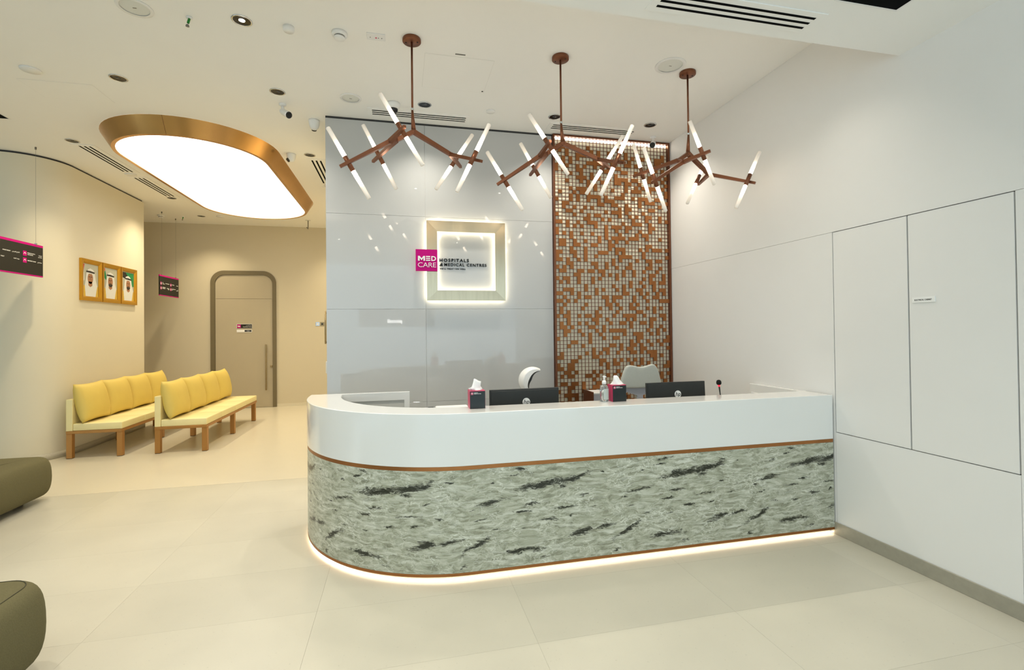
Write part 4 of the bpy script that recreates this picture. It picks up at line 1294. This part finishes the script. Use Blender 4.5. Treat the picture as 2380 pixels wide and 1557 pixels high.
# sanitizer bottle
bx, by = 1.507, 3.442
t = thing('sanitizer_bottle', 'clear pump bottle of hand sanitizer with a white label', 'bottle', (bx, by, ZT), None)
obj('bottle', lathe(bmesh.new(), [(0, .0006), (.030, .0006), (.033, .005), (.033, .098), (.030, .112), (.020, .122), (.013, .127), (.013, .132)], 28, (bx, by, ZT)), 'clear_plastic', t, world=True)
obj('gel', lathe(bmesh.new(), [(0, .004), (.030, .004), (.031, .090), (0, .090)], 24, (bx, by, ZT)), 'gel', t, world=True)
bm = bmesh.new(); V = []
for k in range(11):
    a = radians(-122 + k * 150 / 10)
    V.append([bm.verts.new((bx + .0336 * cos(a), by + .0336 * sin(a), ZT + z)) for z in (.018, .098)])
for a, b in zip(V, V[1:]): bm.faces.new((a[0], b[0], b[1], a[1]))
bmesh.ops.solidify(bm, geom=bm.faces[:], thickness=.0006)
lbp = obj('label_sheet', bm, 'label_paper', t, world=True)
pump = obj('pump_collar', lathe(bmesh.new(), [(0, .1325), (.0165, .1325), (.0165, .150), (.012, .158), (.006, .161), (0, .161)], 20, (bx, by, ZT)), 'white_plastic', t, world=True)
obj('pump_stem', sweep(bmesh.new(), [(bx, by, ZT + .1612), (bx, by, ZT + .184)], [.005, .0075], 12), 'white_plastic', pump, world=True)
obj('spout', sweep(bmesh.new(), [(bx - .008, by, ZT + .190), (bx + .004, by, ZT + .189), (bx + .016, by - .004, ZT + .184)], [.006, .006, .0045], 10), 'white_plastic', pump, world=True)

# monitors
def monitor(cx, y, wdt, label, tilt, rz, zt):
    t = thing('monitor', label, 'monitor', (cx, y, .7455), 'monitors behind the counter', radians(rz))
    H = .335
    Mx = Matrix.Translation((0, 0, zt - .7455 - H)) @ Matrix.Rotation(radians(tilt), 4, 'X')
    bm = B(-wdt / 2, wdt / 2, -.012, .012, 0, H, bev=.003); bm.transform(Mx)
    hs = obj('housing', bm, 'monitor_back', t)
    bm = B(-wdt / 2 + .008, wdt / 2 - .008, .0121, .0135, .02, H - .008); bm.transform(Mx)
    obj('screen', bm, 'dark_glass', hs)
    bm = B(-wdt / 2 + .01, wdt / 2 - .01, -.016, -.0121, H - .30, H - .012, bev=.002); bm.transform(Mx)
    obj('back_cover', bm, 'monitor_back', hs)
    lz = H - .104
    bm = bmesh.new(); lathe(bm, [(0, 0), (.031, 0), (.031, .0014), (0, .0014)], 28, smooth=False)
    bm.transform(Mx @ Matrix.Translation((.01, -.0161, lz)) @ Matrix.Rotation(radians(90), 4, 'X'))
    lg = obj('badge', bm, 'print_white', hs)
    me = text_mesh('hp', h=.046, depth=.0008, bold=.0, shear=.22)
    wd = max(v.co.x for v in me.vertices)
    me = place(me, '-y', (.01 - wd / 2 + .001, -.0177, lz - .027)); me.transform(Mx)
    obj('lettering', me, 'letter_black', lg)
    obj('stand', B(-.03, .03, .03, .05, .012, zt - .7455 - .12), 'black_plastic', t)
    obj('foot', B(-.12, .12, -.05, .14, .0005, .0115, bev=.002), 'black_plastic', t)
    obj('mount', B(-.04, .04, .0160, .0298, zt - .7455 - .26, zt - .7455 - .12), 'black_plastic', t)
monitor(.958, 3.745, .570, 'black computer monitor with a round white badge beside the left tissue box', 0, 1.5, 1.199)
monitor(2.306, 3.745, .558, 'black computer monitor with a round white badge in front of the grey chair', -3, 0, 1.203)

# gooseneck microphone
t = thing('gooseneck_microphone', 'thin black gooseneck microphone with a red ring behind the counter', 'microphone', (2.79, 3.82, .7455))
obj('base', B(2.74, 2.84, 3.76, 3.88, .7458, .775, bev=.006, seg=2), 'black_plastic', t, world=True)
obj('neck', sweep(bmesh.new(), [(2.79, 3.82, .7752), (2.786, 3.815, .95), (2.773, 3.80, 1.069), (2.764, 3.80, 1.142)], [.006, .005, .0048, .007], 10), 'black_plastic', t, world=True)
obj('light_ring', sweep(bmesh.new(), [(2.764, 3.80, 1.1422), (2.762, 3.80, 1.155)], [.0085, .0085], 14), 'red_lamp', t, world=True)
obj('foam_cap', lathe(bmesh.new(), [(0, 0), (.012, 0), (.020, .008), (.0225, .020), (.020, .034), (.012, .044), (0, .047)], 18, (2.7605, 3.80, 1.1553)), 'foam', t, world=True)

# printer on the return
t = thing('printer', 'white flatbed printer with a small dark display behind the rounded desk end', 'printer', (.36, 4.15, .72))
obj('stand', B(.11, .62, 4.03, 4.47, .0005, .72, bev=.004), 'white_inner', t, world=True)
obj('body', B(.11, .60, 4.03, 4.46, .7205, .96, bev=.012, seg=2), 'white_plastic', t, world=True)
obj('lid', B(.30, .59, 4.06, 4.45, .9605, .985, bev=.010, seg=2), 'white_plastic', t, world=True)
obj('tray', B(.13, .292, 4.06, 4.44, .9605, .975, bev=.002), 'chair_shell', t, world=True)
obj('display', B(.235, .285, 4.10, 4.43, .9755, .980), 'black_plastic', t, world=True)

# low cabinet under the screen
t = thing('low_cabinet', 'low grey cabinet with a copper edge at the foot of the lattice screen', 'cabinet', (2.42, 5.42, 0))
obj('body', B(2.19, 2.60, 5.30, 5.58, .0005, .905), 'chair_shell', t, world=True)
obj('top', B(2.185, 2.605, 5.295, 5.58, .9055, .918), 'white_plastic', t, world=True)
obj('edge_strip', B(2.168, 2.1845, 5.29, 5.58, .0005, .930), 'copper_dark', t, world=True)

# chairs
def swivel_base(t, x, y, zt):
    obj('gas_lift', sweep(bmesh.new(), [(x, y, .10), (x, y, zt)], [.025, .022], 14), 'chrome', t, world=True)
    for k in range(5):
        a = 2 * pi * k / 5 + .3
        sp = obj('spoke', sweep(bmesh.new(), [(x + .02 * cos(a), y + .02 * sin(a), .115), (x + .27 * cos(a), y + .27 * sin(a), .075)], [.022, .013], 8), 'chrome', t, world=True)
        bm = bmesh.new(); bmesh.ops.create_uvsphere(bm, u_segments=10, v_segments=8, radius=.031, matrix=Matrix.Translation((x + .27 * cos(a), y + .27 * sin(a), .0315)))
        obj('castor', bm, 'black_plastic', sp, world=True)
def pad(bm, cx, cy, cz, outline, t_, bulge=.5, axis='y', curve=0.):
    """soft pad from outline points (x,z) around its centre, thickness along y"""
    n = len(outline)
    levels = [(1.0, 0), (1.0, 0)]
    rings = []
    for s, d in ((.90, -t_ / 2), (.98, -t_ * .36), (1.0, 0), (.98, t_ * .36), (.90, t_ / 2)):
        rings.append([bm.verts.new((cx + x * s, cy + d + curve * (x * s) ** 2, cz + z * s)) for x, z in outline])
    for a, b in zip(rings, rings[1:]):
        for i in range(n):
            f = bm.faces.new((a[i], a[(i + 1) % n], b[(i + 1) % n], b[i])); f.smooth = True
    for r, sgn in ((rings[0], -1), (rings[-1], 1)):
        c = bm.verts.new((cx, cy + sgn * t_ / 2 * 1.12, cz))
        for i in range(n):
            f = bm.faces.new((r[i], r[(i + 1) % n], c) if sgn > 0 else (r[(i + 1) % n], r[i], c)); f.smooth = True
    bmesh.ops.recalc_face_normals(bm, faces=bm.faces[:])
    return bm
t = thing('desk_chair', 'grey padded swivel chair with a dipped backrest top before the lattice screen', 'chair', (2.53, 4.95, 0))
ol = [(-.24, -.13), (-.235, -.10), (-.215, -.02), (-.19, .06), (-.165, .105), (-.12, .118), (-.05, .095), (.02, .088), (.09, .105), (.145, .122), (.185, .105), (.215, .05), (.24, -.03), (.255, -.10), (.25, -.13), (.12, -.135), (0, -.136), (-.12, -.135)]
obj('backrest', pad(bmesh.new(), 2.525, 4.80, 1.16, ol, .06, curve=.35), 'chair_grey', t, world=True).modifiers.new('smooth', 'SUBSURF').render_levels = 2
obj('lumbar_shell', prism(bmesh.new(), [(2.31, 1.025), (2.74, 1.025), (2.70, .99), (2.60, .955), (2.565, .94), (2.565, .80), (2.50, .80), (2.50, .94), (2.45, .955), (2.35, .99)], 4.825, 4.845, 'y'), 'chair_shell', t, world=True)
obj('stem', sweep(bmesh.new(), [(2.532, 4.862, .93), (2.532, 4.88, .60), (2.532, 4.93, .455)], .022, 10), 'chair_shell', t, world=True)
bm = B(2.29, 2.775, 4.78, 5.20, .455, .53, bev=.035, seg=3)
obj('seat', bm, 'chair_grey', t, world=True, smooth_angle=60)
swivel_base(t, 2.532, 4.99, .454)
# side-on chair with a curved headrest
t = thing('curved_chair', 'pale swivel chair with a dark-lined curved headrest, seen from the side', 'chair', (1.30, 4.62, 0))
def crescent(bm, cx, cy, cz, r0, r1, a0, a1, w, off, n=22):
    """curved shell, section in xz, depth along y"""
    R = []
    for k in range(n + 1):
        a = a0 + (a1 - a0) * k / n
        tpr = sin(pi * k / n) ** .45
        row = []
        for j in range(9):
            s = -1 + 2 * j / 8
            ro = r0 - (1 - (1 - s * s * .55)) * .035
            row.append(bm.verts.new((cx + ro * cos(a), cy + s * w * (.55 + .45 * tpr), cz + ro * sin(a))))
        R.append(row)
    I = []
    for k in range(n + 1):
        a = a0 + (a1 - a0) * k / n
        row = []
        tpr = sin(pi * k / n)
        for j in range(9):
            s = -1 + 2 * j / 8
            ro = r0 - (1 - (1 - s * s * .55)) * .035 - (r0 - r1) * tpr - .004
            row.append(bm.verts.new((cx + ro * cos(a), cy + s * w * (.55 + .45 * tpr ** .45), cz + ro * sin(a))))
        I.append(row)
    Mi = []
    for k in range(n + 1):
        Mi.append([bm.verts.new(a.co.lerp(b.co, .68)) for a, b in zip(R[k], I[k])])
    return R, Mi, I
bm = bmesh.new()
Ro, Rm, Ri = crescent(bm, 1.262, 4.60, 1.165, .137, .066, radians(58), radians(250), .10, 0)
fo, fi = [], []
for k in range(len(Ro) - 1):
    for j in range(8):
        f = bm.faces.new((Ro[k][j], Ro[k + 1][j], Ro[k + 1][j + 1], Ro[k][j + 1])); f.smooth = True
        f = bm.faces.new((Ri[k][j + 1], Ri[k + 1][j + 1], Ri[k + 1][j], Ri[k][j])); f.smooth = True; f.material_index = 1
    for j in (0, 8):
        bm.faces.new((Ro[k][j], Rm[k][j], Rm[k + 1][j], Ro[k + 1][j]))
        f = bm.faces.new((Rm[k][j], Ri[k][j], Ri[k + 1][j], Rm[k + 1][j])); f.material_index = 1
bmesh.ops.recalc_face_normals(bm, faces=bm.faces[:])
me = mesh_of(bm, 'headrest'); me.materials.append(MATS['white_plastic']); me.materials.append(MATS['black_plastic'])
obj('headrest', me, 'white_plastic', t, world=True)
obj('back_post', sweep(bmesh.new(), [(1.175, 4.60, 1.058), (1.17, 4.60, .95), (1.19, 4.61, .70), (1.22, 4.62, .47)], [.030, .030, .028, .028], 12), 'white_plastic', t, world=True)
obj('back_pad', B(1.205, 1.255, 4.40, 4.82, .56, .98, bev=.022, seg=3), 'black_plastic', t, world=True, smooth_angle=60)
obj('seat', B(1.23, 1.68, 4.38, 4.84, .455, .54, bev=.035, seg=3), 'black_plastic', t, world=True, smooth_angle=60)
swivel_base(t, 1.44, 4.61, .454)

# ------------------------------------------------------------------ lit shop sign across the mall, seen only as a reflection in the glass wall
t = thing('shop_sign', 'lit white shop sign across the mall, mirrored small in the glass wall', 'sign', (-.12, -5.0, 2.0))
obj('fascia', B(-1.3, 1.1, -5.06, -5.02, 1.8, 2.4), 'chair_shell', t, world=True)
label_text('piccoli', '+y', (.05, -5.02, 1.895), t, 'shop_sign', w=.46, h=.155, bold=.02, depth=.01)
